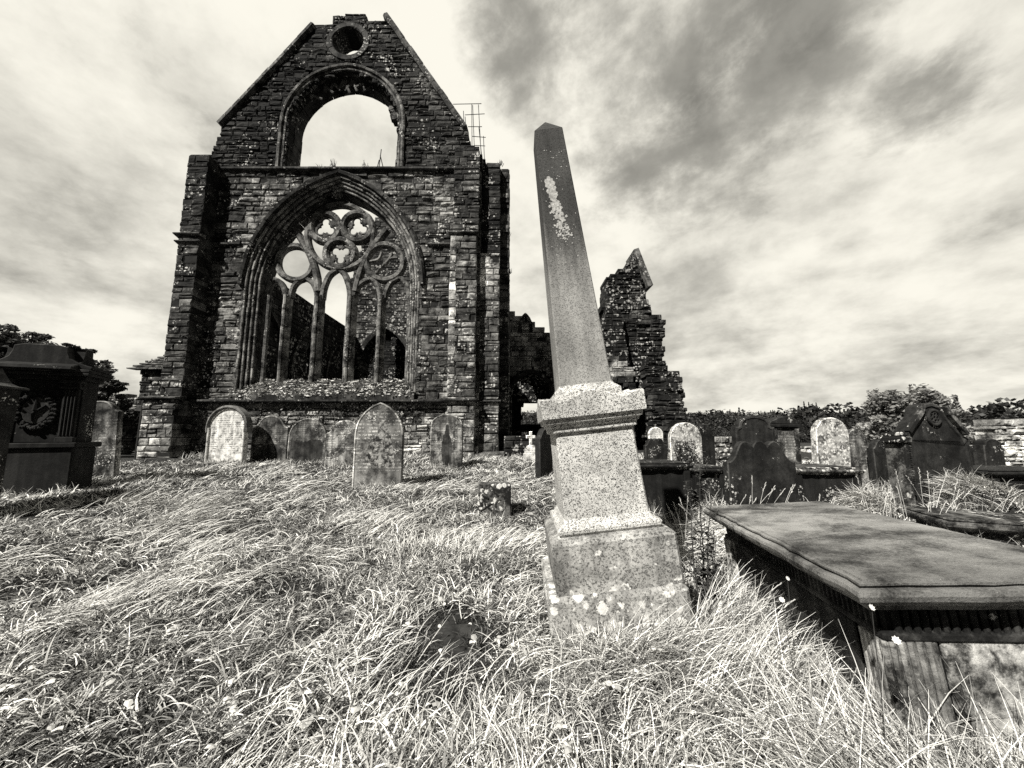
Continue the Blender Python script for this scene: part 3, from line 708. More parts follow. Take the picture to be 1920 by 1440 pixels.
# far (north) nave wall seen through the window
NW = [(16.3, .2), (29, .2), (29, 9.5), (16.3, 9.5)]
slot = [(22.6, 5.3), (23.3, 5.3), (23.3, 6.6), (22.95, 7.1), (22.6, 6.6)]
wall('nave_wall', [NW, slot], (-12.3, 0, 0), (0, -1, 0), (1, 0, 0), .2, 9.5, .9, mat='abbey_far') if False else None
mb, mo = MB(), MB(); lay(mb, mo, (-12.3, 0, 0), (0, 1, 0), (1, 0, 0), [NW, slot], .2, 9.5, .9, tone=lambda u, z: .5, rag=.05)
nw = ap(mb, 'nave_wall', 'abbey_far'); mo.build('mortar_core', MAT['mortar'], nw)
for k in range(3):
    mb = MB()
    for side in (1, -1):
        sweep2(mb, arch_half(1.6, 5.2, 7.9, side, .8), [(0, 0), (0, .16), (.16, .16), (.22, 0)], 0, 0, seg=.5, side=side, tone=1.4)
    o = mb.build('arcade_arch', MAT['abbey_far'], nw); o.rotation_euler = (0, 0, pi / 2); o.location = (-12.3, 18.6 + 3.9 * k, 0)
# crossing tower
CT = PP([(652, 700), (652, 640), (656, 600), (658, 540), (662, 500), (676, 474), (682, 452), (690, 436), (697, 424), (712, 402), (735, 388), (775, 378), (830, 384), (870, 400), (885, 420), (893, 700)], 29.0)
CT = [(x, max(z, .3)) for x, z in CT]; CT[0] = (CT[0][0], .3); CT[-1] = (CT[-1][0], .3)
ctw = arch_poly(CX - 2.4, 2.0, 6.4, 9.7, .3)
mb, mo = MB(), MB(); lay(mb, mo, (0, 29, 0), (1, 0, 0), (0, -1, 0), [CT, ctw], .3, 19, 2.2, ch=(.22, .36), ln=(.4, .9), tone=lambda u, z: 1.3, rag=.12)
ct = ap(mb, 'crossing_tower', 'abbey_far'); mo.build('mortar_core', MAT['mortar'], ct)
mb = MB()
for side in (1, -1): sweep2(mb, arch_half(2.0, 6.4, 9.7, side, .3), [(0, .0), (0, .2), (-.3, .25), (-.5, .0)], 29, CX - 2.4, seg=.6, side=side)
mb.build('tower_arch', MAT['abbey_far'], ct)
mb, mo = MB(), MB(); lay(mb, mo, (0, 34, 0), (1, 0, 0), (0, -1, 0), [[(-14, .3), (-4, .3), (-4, 12.5), (-14, 12.5)]], .3, 12.5, 1.0, ch=(.25, .4), ln=(.4, .9), tone=lambda u, z: .25)  # dark wall added behind the tower arch to keep bright sky out
cw = ap(mb, 'arch_backing', 'abbey_far'); mo.build('mortar_core', MAT['mortar'], cw)
# aisle wall with the arch and the sky hole behind it
def far_wall(name, Y, px, holes, thick, tone=lambda u, z: 1.0, rag=.1, mat='abbey_far', base=.3, **kw):
    poly = PP(px, Y); poly = [(x, max(z, base)) for x, z in poly]
    hs_ = [PP(h, Y) for h in holes]
    mb, mo = MB(), MB(); lay(mb, mo, (0, Y, 0), (1, 0, 0), (0, -1, 0), [poly] + hs_, base, max(p[1] for p in poly), thick, tone=tone, rag=rag, **kw)
    o = ap(mb, name, mat); mo.build('mortar_core', MAT['mortar'], o); return o
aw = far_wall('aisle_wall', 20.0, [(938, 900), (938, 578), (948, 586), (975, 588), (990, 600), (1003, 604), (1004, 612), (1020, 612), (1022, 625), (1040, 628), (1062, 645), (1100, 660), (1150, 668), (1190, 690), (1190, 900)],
         [[(952, 870), (952, 740), (960, 715), (978, 697), (1000, 692), (1022, 700), (1036, 725), (1040, 760), (1040, 870)], [(1100, 870), (1100, 760), (1125, 725), (1150, 712), (1172, 722), (1186, 760), (1186, 870)]], 1.1, tone=lambda u, z: 8.0 if z > 4.4 else 1.2)  # upper stones far paler, so the shadowed wall reads as lit
mb = MB()
for c, h in ((P(985, 600, 20)[0], .38),):
    for side in (1, -1): sweep2(mb, arch_half(h, P(985, 612, 20)[1], P(985, 590, 20)[1] + .1, side, P(985, 624, 20)[1]), [(0, .05), (.16, .05), (.16, -1), (0, -1)], 20, c, seg=.25, side=side)
mb.build('arch_stub', MAT['abbey_far'], aw)
mb = MB(); c = P(985, 700, 20)[0]; bx = P(996, 700, 20)[0]
for side in (1, -1): sweep2(mb, arch_half(1.25, P(980, 745, 20)[1], P(980, 693, 20)[1], side, 1.0), [(0, .0), (0, .18), (.18, .18), (.24, 0)], 20, bx, seg=.4, side=side)
mb.build('arcade_arch', MAT['abbey_far'], aw)
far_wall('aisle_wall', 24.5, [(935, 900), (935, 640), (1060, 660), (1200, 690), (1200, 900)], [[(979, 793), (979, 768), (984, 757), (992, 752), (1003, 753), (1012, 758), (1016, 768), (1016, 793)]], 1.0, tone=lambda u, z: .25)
# low beam / slab over the arch
# transept fragment
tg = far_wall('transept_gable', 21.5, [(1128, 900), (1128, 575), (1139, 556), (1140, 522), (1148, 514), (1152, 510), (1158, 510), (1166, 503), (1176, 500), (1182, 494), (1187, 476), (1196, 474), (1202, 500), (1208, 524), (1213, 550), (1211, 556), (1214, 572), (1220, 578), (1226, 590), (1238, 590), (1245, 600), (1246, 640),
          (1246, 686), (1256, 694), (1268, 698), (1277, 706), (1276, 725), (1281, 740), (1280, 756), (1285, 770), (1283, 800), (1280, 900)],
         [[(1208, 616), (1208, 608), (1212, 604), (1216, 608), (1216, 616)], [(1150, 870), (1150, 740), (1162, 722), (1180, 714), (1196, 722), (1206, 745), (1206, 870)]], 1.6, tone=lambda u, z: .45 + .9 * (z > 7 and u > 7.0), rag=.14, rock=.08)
mb = MB(); (xa, za), (xb, zb) = P(1189, 472, 21.5), P(1216, 541, 21.5)
for i in range(6):
    p = Vector((xa, 21.2, za)).lerp(Vector((xb, 21.2, zb)), i / 6); q = Vector((xa, 21.2, za)).lerp(Vector((xb, 21.2, zb)), (i + .95) / 6); n = Vector((-(zb - za), 0, xb - xa)).normalized() * -.1
    v = [a + b + Vector((0, c, 0)) for a in (p, q) for (b, c) in ((-n * 1.5, -.1), (n * 1.5, -.1), (n * 1.5, 1.5), (-n * 1.5, 1.5))]
    mb.add(v, [(0, 1, 2, 3), (7, 6, 5, 4), (0, 4, 5, 1), (1, 5, 6, 2), (2, 6, 7, 3), (3, 7, 4, 0)], RN.uniform(3, 4.5))
mb.build('coping', MAT['abbey_far'], tg)
# transept's left side: flat pier with shade painted into its tone, low buttress beside
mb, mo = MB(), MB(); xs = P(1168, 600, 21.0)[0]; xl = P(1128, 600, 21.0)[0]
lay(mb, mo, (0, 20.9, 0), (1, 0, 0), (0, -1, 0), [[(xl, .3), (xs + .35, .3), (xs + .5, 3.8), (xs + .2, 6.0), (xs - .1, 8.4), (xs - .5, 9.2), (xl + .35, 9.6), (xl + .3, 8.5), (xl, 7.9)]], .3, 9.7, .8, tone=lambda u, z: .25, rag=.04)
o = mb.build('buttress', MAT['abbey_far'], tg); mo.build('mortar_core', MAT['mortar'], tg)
mb, mo = MB(), MB(); xr = P(1206, 700, 21.0)[0]
lay(mb, mo, (0, 20.7, 0), (1, 0, 0), (0, -1, 0), [[(xr, .3), (xr + 2.1, .3), (xr + 2.0, 3.2), (xr + 1.3, 4.3), (xr + .9, 4.5), (xr + .5, 5.4), (xr, 5.6)]], .3, 5.8, 1.0, tone=lambda u, z: .7, rag=.08, rock=.07)
o = mb.build('buttress', MAT['abbey_far'], tg); mo.build('mortar_core', MAT['mortar'], tg)
# weeds on ledges of the abbey
R2 = random.Random(21)
for (x, y, z, n, h) in ((CX - .3, YF - .05, ZS + .12, 26, .30), (CX + 1.1, YF - .05, ZS + .12, 16, .18), (CX - .9, YF, ZS + .12, 10, .12), (-.5, 15.4, 13.2, 22, .22), (-12.6, 14.5, 12.8, 18, .12), (-.3, 17, 12.2, 16, .2), (-.2, 16.5, 10.5, 16, .2), (-.1, 16, 8.5, 14, .2)):
    mb = MB()
    for i in range(n):
        a = R2.uniform(0, 6.28); r = R2.uniform(0, .14); hh = h * R2.uniform(.4, 1.2); p = Vector((x + r * cos(a), y + r * sin(a), z)); q = p + Vector((R2.uniform(-.1, .1), R2.uniform(-.1, .1), hh)); w = Vector((.014, 0, 0))
        mb.add([p - w, p + w, q + w * .3, q - w * .3], [(0, 1, 2, 3)], R2.uniform(.5, 2))
    wd = mb.build('weeds', MAT['leaf'], AB); wd.location = (-CX, -YF, 0)
# thin dark upright tube on the outer corner of the left buttress
mb = MB(); tube(mb, [(-13.74, 14.25, .6), (-13.72, 14.25, 2.72)], .045, 8); ap(mb, 'dark_upright', 'iron')

# slate roofed outbuilding beyond the left corner
OB = thing('outbuilding', 'small stone outbuilding with stepped slate eaves beyond the left buttress', 'building', (-16.2, 17.5, .6))
def sub(mb, name, mat, parent, loc): o = mb.build(name, MAT[mat], parent); o.location = tuple(-c for c in loc); return o
mb, mo = MB(), MB(); x0 = P(264, 700, 17.0)[0]; zt_ = P(264, 694, 17)[1]
lay(mb, mo, (0, 17, 0), (1, 0, 0), (0, -1, 0), [[(x0, .5), (x0 + 3.2, .5), (x0 + 3.2, zt_), (x0, zt_)]], .5, zt_, 2.6, tone=lambda u, z: 1.1, rag=.05)
sub(mb, 'wall', 'abbey_far', OB, OB.location); sub(mo, 'mortar_core', 'mortar', OB, OB.location)
mb = MB(); R2 = random.Random(9)
for r in range(9):
    zz = zt_ + .02 + r * .13; yy = 16.75 + r * .17; x = x0 - .42 + r * .10
    while x < x0 + 3.3:
        w = R2.uniform(.3, .6); box(mb, x, x + w - .01, yy, yy + .45, zz, zz + .05 + R2.uniform(0, .03), R2.uniform(.5, 1.7), jit=.012, R=R2); x += w
    
sub(mb, 'slate_roof', 'slate', OB, OB.location)

# scaffolding poles behind the gable
SCF = thing('scaffolding', 'thin scaffold poles rising behind the right slope of the gable', 'scaffolding', (0, 21, 0))
mb = MB()
for (a, b) in (((886, 195), (893, 330)), ((898, 240), (910, 330)), ((884, 190), (886, 330)), ((897, 196), (906, 330)), ((870, 215), (875, 330)), ((872, 218), (882, 330)), ((906, 250), (911, 330))):
    (xa, za), (xb, zb) = P(*a, 21), P(*b, 21); tube(mb, [(xa, 21 + RN.uniform(-.3, .3), za), (xb, 21, zb - 1)], .022, 6)
for (a, b) in (((850, 198), (903, 197)), ((872, 218), (909, 216)), ((878, 240), (904, 240)), ((886, 258), (911, 260)), ((890, 275), (910, 276))):
    (xa, za), (xb, zb) = P(*a, 21), P(*b, 21); tube(mb, [(xa, 20.9, za), (xb, 20.9, zb)], .02, 6)
box(mb, P(880, 300, 21)[0], P(912, 300, 21)[0], 20.2, 21.3, P(880, 300, 21)[1] - .6, P(880, 300, 21)[1] - .55)
o = mb.build('pole', MAT['iron'], SCF); o.location = (0, -21, 0)
mb = MB()
for (a, b) in (((715, 280), (711, 325)), ((713, 291), (722, 322)), ((711, 300), (706, 325))):
    (xa, za), (xb, zb) = P(*a, 15.7), P(*b, 15.7); tube(mb, [(xa, 15.7, za), (xb, 15.6, zb - .1)], .02, 5)
tag(mb.build('metal_prop', MAT['iron']), 'three thin metal rods standing on the sill of the upper opening', 'rods')

# ------------------------------------------------------------------ headstones
def outline(kind, W, H, n=10):
    """front outline (u, z), counter clockwise from bottom left going right"""
    h = W / 2
    if kind == 'round': c = [(h * cos(pi * i / 20), H - h + h * sin(pi * i / 20)) for i in range(21)]
    elif kind == 'segment':
        r = h * .62; c = [(h, H - r)] + [(h * cos(pi * i / 20) * .97, H - r + r * sin(pi * i / 20)) for i in range(21)] + [(-h, H - r)]
    elif kind == 'pointed':
        c = arch_half(h, H - W * .68, H, 1, H - W * .72, 12)[8:]; c = c + [(-a, b) for a, b in c[::-1][1:]]
    elif kind == 'lowpoint':
        c = arch_half(h, H - W * .52, H, 1, H - W * .6, 12)[8:]; c = c + [(-a, b) for a, b in c[::-1][1:]]
    elif kind == 'shoulder':   # low arch between square shoulders
        s = h * .80; zb = H - h * .50; c = [(h, zb), (h * .86, zb)] + [(s * cos(a), zb + .02 + (H - zb) * sin(a)) for a in [pi * i / 16 for i in range(17)]] + [(-h * .86, zb), (-h, zb)]
    elif kind == 'ogee':       # convex centre, concave shoulders
        q = [(1, .0), (.96, .02), (.9, .05), (.8, .16), (.7, .36), (.6, .58), (.48, .78), (.32, .92), (.15, .99), (0, 1)]
        d = W * .34; c = [(h * a, H - d + d * b) for a, b in q]; c = c + [(-a, b) for a, b in c[::-1][1:]]
    elif kind == 'triple':
        q = [(1, .0), (.98, .05), (.92, .05), (.84, .12), (.76, .28), (.70, .50), (.62, .78), (.52, .95), (.42, 1.0), (.32, .95), (.24, .80), (.21, .76), (.18, .86), (.10, .98), (0, 1.02)]
        d = W * .30; c = [(h * a, H - d + d * b) for a, b in q]; c = c + [(-a, b) for a, b in c[::-1][1:]]
    elif kind == 'gable':
        z0 = H * .66; c = [(h, z0 - .10), (h * 1.03, z0 - .06), (h * 1.02, z0), (h * .90, z0 + .03), (h * .84, z0 + .02), (h * .80, z0 + .08), (h * .66, z0 + .2 * H * .33 / .33 * .5), (h * .40, H * .87), (h * .30, H * .97), (h * .2, H * .99), (0, H)]
        c = c + [(-a, b) for a, b in c[::-1][1:]]
    elif kind == 'square': c = [(h, H), (-h, H)]
    return [(-h, -.15), (h, -.15)] + [(h, zz * (c[0][1]) / 4) for zz in (1, 2, 3)] + c + [(-h, zz * (c[-1][1]) / 4) for zz in (3, 2, 1)]
def inset(pts, d):
    n = len(pts); out = []
    for i in range(n):
        a, b, c = Vector(pts[i - 1]), Vector(pts[i]), Vector(pts[(i + 1) % n])
        e1 = (b - a); e2 = (c - b)
        if e1.length < 1e-6: e1 = e2
        if e2.length < 1e-6: e2 = e1
        n1 = Vector((-e1.y, e1.x)).normalized(); n2 = Vector((-e2.y, e2.x)).normalized()
        m = (n1 + n2); m = m.normalized() if m.length > .01 else n1
        out.append(tuple(b + m * d / max(.5, m.dot(n1))))
    return out
def slab_mesh(mb, pts, t, bev=.012, rim=None, jit=.003, tone=1.0, R=RN, y0=0.0):
    """upright slab: rings through the thickness, optional raised rim (width, depth) round a sunk face"""
    n = len(pts); pts = [(a + R.uniform(-jit, jit), b + (R.uniform(-jit, jit) if b > 0 else 0)) for a, b in pts]
    rings = [(inset(pts, bev), t / 2), (pts, t / 2 - bev), (pts, -t / 2 + bev), (inset(pts, bev), -t / 2)]
    if rim: rings += [(inset(pts, rim[0]), -t / 2), (inset(pts, rim[0] + rim[1]), -t / 2 + rim[1])]
    b = len(mb.v)
    for (r, y) in rings: mb.v.extend((a, y0 + y, z) for a, z in r)
    for k in range(len(rings) - 1):
        for i in range(n):
            j = (i + 1) % n; mb.face((b + k * n + i, b + (k + 1) * n + i, b + (k + 1) * n + j, b + k * n + j)[::-1], tone * (2.5 if k in (2, 3) and i > 4 else 1.0))  # lit edge painted in: front bevel and rim get a paler tone
    mb.face(tuple(b + i for i in range(n - 1, -1, -1)), tone)
    e = b + (len(rings) - 1) * n; mb.face(tuple(e + i for i in range(n)), tone)
HS = []
SOLIDS = []   # footprints kept free of grass roots: (cx, cy, yaw, half width, half depth)
def headstone(kind, px0, px1, ytop, D, mat, label, yaw=0.0, tilt=0.0, lean=0.0, t=.12, rim=None, hood=False, base=False, name='headstone', group=None):
    x0, zt = P(px0, ytop, D); x1, _ = P(px1, ytop, D)
    g = gz((x0 + x1) / 2, D); xm = (P(px0, ytop, D)[0] + P(px1, ytop, D)[0]) / 2
    dyv = pdir(960, (ytop + 860) / 2).y; W_ = (px1 - px0) * D / dyv / max(.35, cos(yaw)); xm = ((px0 + px1) / 2 - 960) * D / dyv
    H = zt - g
    o = thing(name, label, 'headstone', (xm, D, g), (tilt, lean, yaw), group)
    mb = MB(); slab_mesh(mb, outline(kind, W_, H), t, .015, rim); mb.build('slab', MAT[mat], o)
    if hood:
        mb = MB(); h = W_ / 2 + .03; cz = H - h + .03
        pth = [(h * cos(a), cz + h * sin(a)) for a in [radians(-12) + radians(204) * i / 26 for i in range(27)]]
        sweep2(mb, pth, [(.06, t / 2 + .02), (0.015, t / 2 + .07), (-.05, t / 2 + .03), (-.05, -t / 2 - .03), (.03, -t / 2 - .03)], 0, 0, seg=None, tone=.22)
        mb.build('hood_mould', MAT[mat], o)
        for s in (-1, 1): mb = MB(); tube(mb, [(s * (W_ / 2 - .02), -t / 2 - .012, 0), (s * (W_ / 2 - .02), -t / 2 - .012, cz)], .035, 8); mb.build('edge_roll', MAT[mat], o)
    if base:
        mb = MB(); box(mb, -W_ / 2 - .09, W_ / 2 + .09, -t / 2 - .1, t / 2 + .1, -.15, .14, c=.015, jit=.004); mb.build('base', MAT[mat], o)
    SOLIDS.append((xm, D, yaw, W_ / 2, t / 2)); o['_t'] = t; o['_rd'] = rim[1] if rim else 0.0
    HS.append((o, W_, H)); return o, W_, H
headstone('round', 392, 466, 765, 12.0, 'pale', 'pale round-topped headstone under a dark hood mould, leftmost of the row before the abbey', yaw=-.10, lean=-.01, hood=True, t=.16, rim=(.05, .015))
headstone('ogee', 474, 541, 779, 12.6, 'grey', 'grey stained headstone with a curved shouldered top, right behind the pale round one', lean=.0, rim=(.045, .012))
headstone('lowpoint', 543, 612, 784, 12.2, 'grey', 'low pointed headstone with dark lower half, third from left in the row before the abbey', rim=(.035, .012), yaw=.04)
headstone('ogee', 612, 684, 788, 11.2, 'grey', 'mottled curved-top headstone half hidden behind the tall pointed one', yaw=-.06)
headstone('pointed', 668, 757, 755, 8.5, 'tallgrey', 'tall pointed-arch headstone with worn lines of lettering, nearest before the abbey wall', yaw=.05, rim=(.03, .012), t=.15)
headstone('segment', 808, 868, 777, 11.6, 'grey', 'dark streaked round-shouldered headstone standing before the right buttress', yaw=-.03, rim=(.03, .010), t=.16)
headstone('ogee', 1006, 1034, 803, 9.6, 'dark', 'dark headstone seen nearly edge-on, left of the leaning obelisk', yaw=1.05, t=.14)
headstone('round', 1216, 1243, 801, 14.0, 'pale', 'small pale round-topped headstone far back against the ruined transept', t=.14)
headstone('triple', 1207, 1250, 822, 10.2, 'dark', 'low dark scroll-topped headstone right of the obelisk, before the small pale one', yaw=.15)
headstone('round', 1253, 1315, 792, 8.8, 'lichened', 'round-topped headstone with pale lichened top, just right of the obelisk', yaw=.10)
headstone('ogee', 1296, 1341, 795, 9.6, 'dark', 'tall dark headstone leaning right behind the spotted round one', yaw=.45, lean=.03)
headstone('shoulder', 1373, 1452, 781, 8.0, 'dark', 'tall dark headstone with arched shouldered top behind the triple-scrolled one', yaw=.12, t=.16, rim=(.05, .015))
headstone('triple', 1357, 1489, 827, 5.6, 'dark', 'squat black headstone with three rounded lobes, just behind the big table tomb', yaw=.06, tilt=-.03, t=.13)
headstone('round', 1520, 1584, 783, 8.0, 'lichened', 'tall round-topped headstone crusted all over with pale lichen', yaw=.05, lean=.04, t=.16)
headstone('pointed', 1579, 1621, 803, 8.4, 'grey', 'narrow grey pointed headstone leaning beside the lichen-crusted one', yaw=.05, lean=.03)
headstone('ogee', 1625, 1672, 824, 8.2, 'dark', 'small dark curved headstone just left of the big gabled one', yaw=.25, t=.14)
headstone('segment', 1793, 1824, 834, 10.2, 'dark', 'small dark headstone behind the right flank of the gabled one', yaw=.1)
headstone('shoulder', 1827, 1872, 824, 8.4, 'dark', 'dark round-headed headstone with small shoulders before the bright rubble wall', yaw=.15, lean=.05, t=.2)
headstone('ogee', 166, 222, 752, 8.8, 'grey', 'leaning grey headstone with a dark right edge beside the large left monument', yaw=.30, lean=-.05, t=.18, rim=(.03, .01))

def blotch(hs, pts, mat='blotch', y=None, name='blotch', tone=1.0, n=7, seed=1):  # irregular patch of another tone, just proud of the headstone face
    o, W_, H = hs; R2 = random.Random(seed); mb = MB(); t = o['_t'] / 2
    q = []
    for i in range(len(pts)):
        a, b = Vector(pts[i]), Vector(pts[(i + 1) % len(pts)])
        for k in range(n): p = a.lerp(b, k / n); q.append(((p.x + R2.gauss(0, .010)) * W_, (p.y + R2.gauss(0, .010)) * H))
    m_ = len(q); yy = -t + o['_rd'] - .002
    mb.add([(a, yy, b) for a, b in q] + [(a, yy + .02, b) for a, b in q], [tuple(range(m_))[::1]] + [(i, i + m_, (i + 1) % m_ + m_, (i + 1) % m_) for i in range(m_)], tone)
    mb.build(name, MAT[mat], o)
blotch(HS[1], [(-.42, 0), (.40, 0), (.40, .30), (.28, .38), (.1, .42), (-.12, .38), (-.30, .30), (-.42, .2)], seed=2)
blotch(HS[2], [(-.43, 0), (.43, 0), (.43, .50), (.2, .54), (-.1, .50), (-.43, .52)], seed=3)
blotch(HS[5], [(-.10, .05), (.14, .05), (.20, .4), (.10, .62), (.06, .80), (-.03, .80), (-.08, .6), (-.16, .35)], seed=4)
blotch(HS[4], [(-.05, .60), (.02, .78), (.12, .80), (.20, .68), (.32, .40), (.34, .22), (.10, .24), (-.22, .26), (-.26, .45)], 'flake', name='flaked_patch', seed=5)
# big gabled headstone on the right, leaning, with roundel and ribbed side pilaster
D = 6.3; dyv = pdir(960, 850).y; gx = (1742 - 960) * D / dyv
g0 = gz(gx, D); Hh = P(1733, 757, D)[1] - g0
GB = thing('gabled_headstone', 'massive dark gabled headstone with a carved roundel and ribbed left edge, leaning to the right', 'headstone', (gx, D, g0), (-.02, .035, .12))
mb = MB(); Wb = 1.24; oc_ = outline('gable', Wb, Hh); slab_mesh(mb, oc_, .26, .02, (.055, .02), jit=.016); mb.build('slab', MAT['dark'], GB)
mb = MB(); cz = Hh * .86
sweep2(mb, [(.115 * cos(2 * pi * i / 28), cz + .115 * sin(2 * pi * i / 28)) for i in range(28)], roll(0, 0, .022, 8), -.135, 0, closed=True, tone=1.3)
for k in range(5):
    a = 2 * pi * k / 5; lathe_ = [(.055 * cos(a) + .03 * cos(t), cz + .055 * sin(a) + .03 * sin(t)) for t in [2 * pi * i / 10 for i in range(10)]]
    sweep2(mb, lathe_, roll(0, 0, .012, 6), -.13, 0, closed=True, tone=1.1)
mb.build('roundel', MAT['dark'], GB)
mb = MB(); box(mb, -Wb / 2 - .02, -Wb / 2 + .05, -.16, .15, 0, Hh * .60, .9, c=.015, jit=.004)
for i in range(22): box(mb, -Wb / 2 + .052, -Wb / 2 + .085, -.165, -.12, .2 + i * .035, .222 + i * .035, 1.2, jit=.003)
mb.build('pilaster', MAT['chest'], GB)
mb = MB(); box(mb, -Wb / 2 - .09, -Wb / 2 + .10, -.19, .16, Hh * .60, Hh * .665, .8, c=.02, jit=.006)
box(mb, -Wb / 2 - .07, -Wb / 2 + .08, -.18, .15, Hh * .665, Hh * .70, .9, c=.012, jit=.006); mb.build('capital', MAT['chest'], GB)
for s in (1, -1):
    mb = MB(); pp_ = [(s * Wb / 2 * a, Hh * b) for a, b in ((.84, .70), (.68, .775), (.40, .89), (.30, .975))]
    sweep2(mb, pp_, [(-.035, -.03), (-.035, .05), (.02, .05), (.03, -.02)], -.13, 0, seg=.6, side=s, tone=1.6)
    mb.build('raking_coping', MAT['chest'], GB)
SOLIDS.append((gx, D, 0, Wb / 2, .13))

# pedimented wall-tablet monument far right of centre
D = 9.4; dyv = pdir(960, 830).y; gx = (1464 - 960) * D / dyv; g0 = gz(gx, D); Hh = P(1464, 781, D)[1] - g0
PM = thing('pedimented_monument', 'dark upright monument with a low pediment and framed grey tablet behind the headstones', 'monument', (gx, D, g0), (0, .01, .1))
mb = MB(); box(mb, -.34, .34, -.16, .16, -.1, Hh - .27, 1, c=.012, jit=.003); mb.build('body', MAT['chest'], PM)
mb = MB(); box(mb, -.42, .42, -.22, .22, Hh - .27, Hh - .19, .8, c=.015, jit=.003)
slab_mesh(mb, [(-.42, Hh - .19), (.42, Hh - .19), (.40, Hh - .14), (.22, Hh - .06), (0, Hh), (-.22, Hh - .06), (-.40, Hh - .14)], .4, .01, jit=.003); mb.build('pediment', MAT['dark'], PM)
mb = MB()
for s in (-1, 1): box(mb, s * .28 - .055, s * .28 + .055, -.19, -.15, .1, Hh - .28, .9, c=.01)
mb.build('pilaster', MAT['chest'], PM)
mb = MB(); box(mb, -.21, .21, -.172, -.15, .2, Hh - .36, 1.6, c=.008); mb.build('tablet', MAT['grey'], PM)

# the large classical monument on the left
D = 7.3; dyv = pdir(960, 780).y; gx = (78 - 960) * D / dyv; g0 = gz(gx, D)
H = P(96, 650, D)[1] - g0
LM = thing('wall_monument', 'large black classical monument with wreath, fluted pilasters and scrolled top, standing at the left', 'monument', (gx + .0, D, g0), (0, -.01, .40))
W2 = .67
mb = MB(); box(mb, -W2, W2, -.32, .42, -.3, H * .30, 1, c=.02, jit=.005); box(mb, -W2 - .05, W2 + .05, -.37, .47, H * .30, H * .335, 1.1, c=.015, jit=.004); mb.build('base', MAT['darkclean'], LM)
mb = MB(); box(mb, -W2 + .06, W2 - .06, -.12, .36, H * .335, H * .76, 1, c=.01, jit=.003); mb.build('body', MAT['darkclean'], LM)
for s in (-1, 1):
    mb = MB(); cx_ = s * (W2 - .2); box(mb, cx_ - .13, cx_ + .13, -.22, -.1, H * .335, H * .37, 1.3, c=.01); box(mb, cx_ - .11, cx_ + .11, -.19, -.1, H * .37, H * .70, 1, c=.008)
    for k in range(4): tube(mb, [(cx_ - .075 + .05 * k, -.19, H * .385), (cx_ - .075 + .05 * k, -.19, H * .69)], .017, 6, 1.3)
    box(mb, cx_ - .14, cx_ + .14, -.23, -.1, H * .70, H * .715, 1.5, c=.006); box(mb, cx_ - .12, cx_ + .12, -.21, -.1, H * .717, H * .735, 1.2, c=.006); box(mb, cx_ - .16, cx_ + .16, -.25, -.1, H * .737, H * .76, 1.5, c=.008)
    mb.build('pilaster', MAT['darkclean'], LM)
mb = MB(); box(mb, -W2 - .0, W2 + .0, -.22, .38, H * .76, H * .79, 1, c=.01); box(mb, -W2 - .07, W2 + .07, -.30, .44, H * .79, H * .81, 1.3, c=.01); box(mb, -W2 - .08, W2 + .08, -.30, .48, H * .812, H * .835, 1.6, c=.015); mb.build('cornice', MAT['darkclean'], LM)
def ped(hw_, hd_, name, rz):
    mb = MB(); q = [(hw_ + .08, H * .835), (hw_ + .07, H * .855), (hw_ - .04, H * .868), (hw_ - .16, H * .885), (hw_ - .25, H * .91), (hw_ - .29, H * .95), (hw_ - .30, H * .985), (hw_ * .35, H * 1.0)]
    q = q + [(-a, b) for a, b in q[::-1]]; slab_mesh(mb, q, 2 * hd_, .015, jit=.004, tone=1.3); o = mb.build(name, MAT['darkclean'], LM); o.rotation_euler = (0, 0, rz); return o
o = ped(W2, .30, 'pediment', 0); o.location = (0, .06, 0); o = ped(W2 * .62, W2 - .12, 'side_pediment', pi / 2); o.location = (0, .06, -.02)
mb = MB(); R2 = random.Random(8); wz = H * .55
for i in range(30):
    a = 2 * pi * i / 30; c = Vector((.25 * cos(a), -.15, wz + .32 * sin(a)))
    for k in range(3):
        r = .035 * R2.uniform(.8, 1.2); p = c + Vector((R2.uniform(-.03, .03), R2.uniform(-.03, .02), R2.uniform(-.03, .03)))
        b = len(mb.v); pr = [(0.004, p.z - r), (r * .8, p.z - r * .5), (r, p.z), (r * .8, p.z + r * .5), (.004, p.z + r)]; lathe(mb, pr, 7, R2.uniform(.8, 2.2), p.x, p.y)
mb.build('wreath', MAT['darkclean'], LM)
mb = MB(); ov = [(.20 * cos(2 * pi * i / 24), wz + .25 * sin(2 * pi * i / 24)) for i in range(24)]; slab_mesh(mb, ov, .04, .012, jit=0, y0=-.13, tone=2.6); mb.build('oval_panel', MAT['darkclean'], LM)
mb = MB()
tube(mb, [(-.02, -.165, wz - .20), (-.03, -.17, wz - .06)], [.016, .026], 6, .5); tube(mb, [(-.03, -.17, wz - .06), (-.15, -.165, wz + .04)], [.026, .018], 6, .5); tube(mb, [(-.03, -.17, wz - .06), (.14, -.165, wz + .10)], [.026, .015], 6, .5); tube(mb, [(-.0, -.165, wz + .0), (.0, -.165, wz + .20)], [.045, .012], 6, .5)
mb.build('emblem', MAT['darkclean'], LM)
SOLIDS.append((gx, D, .42, W2, .3))
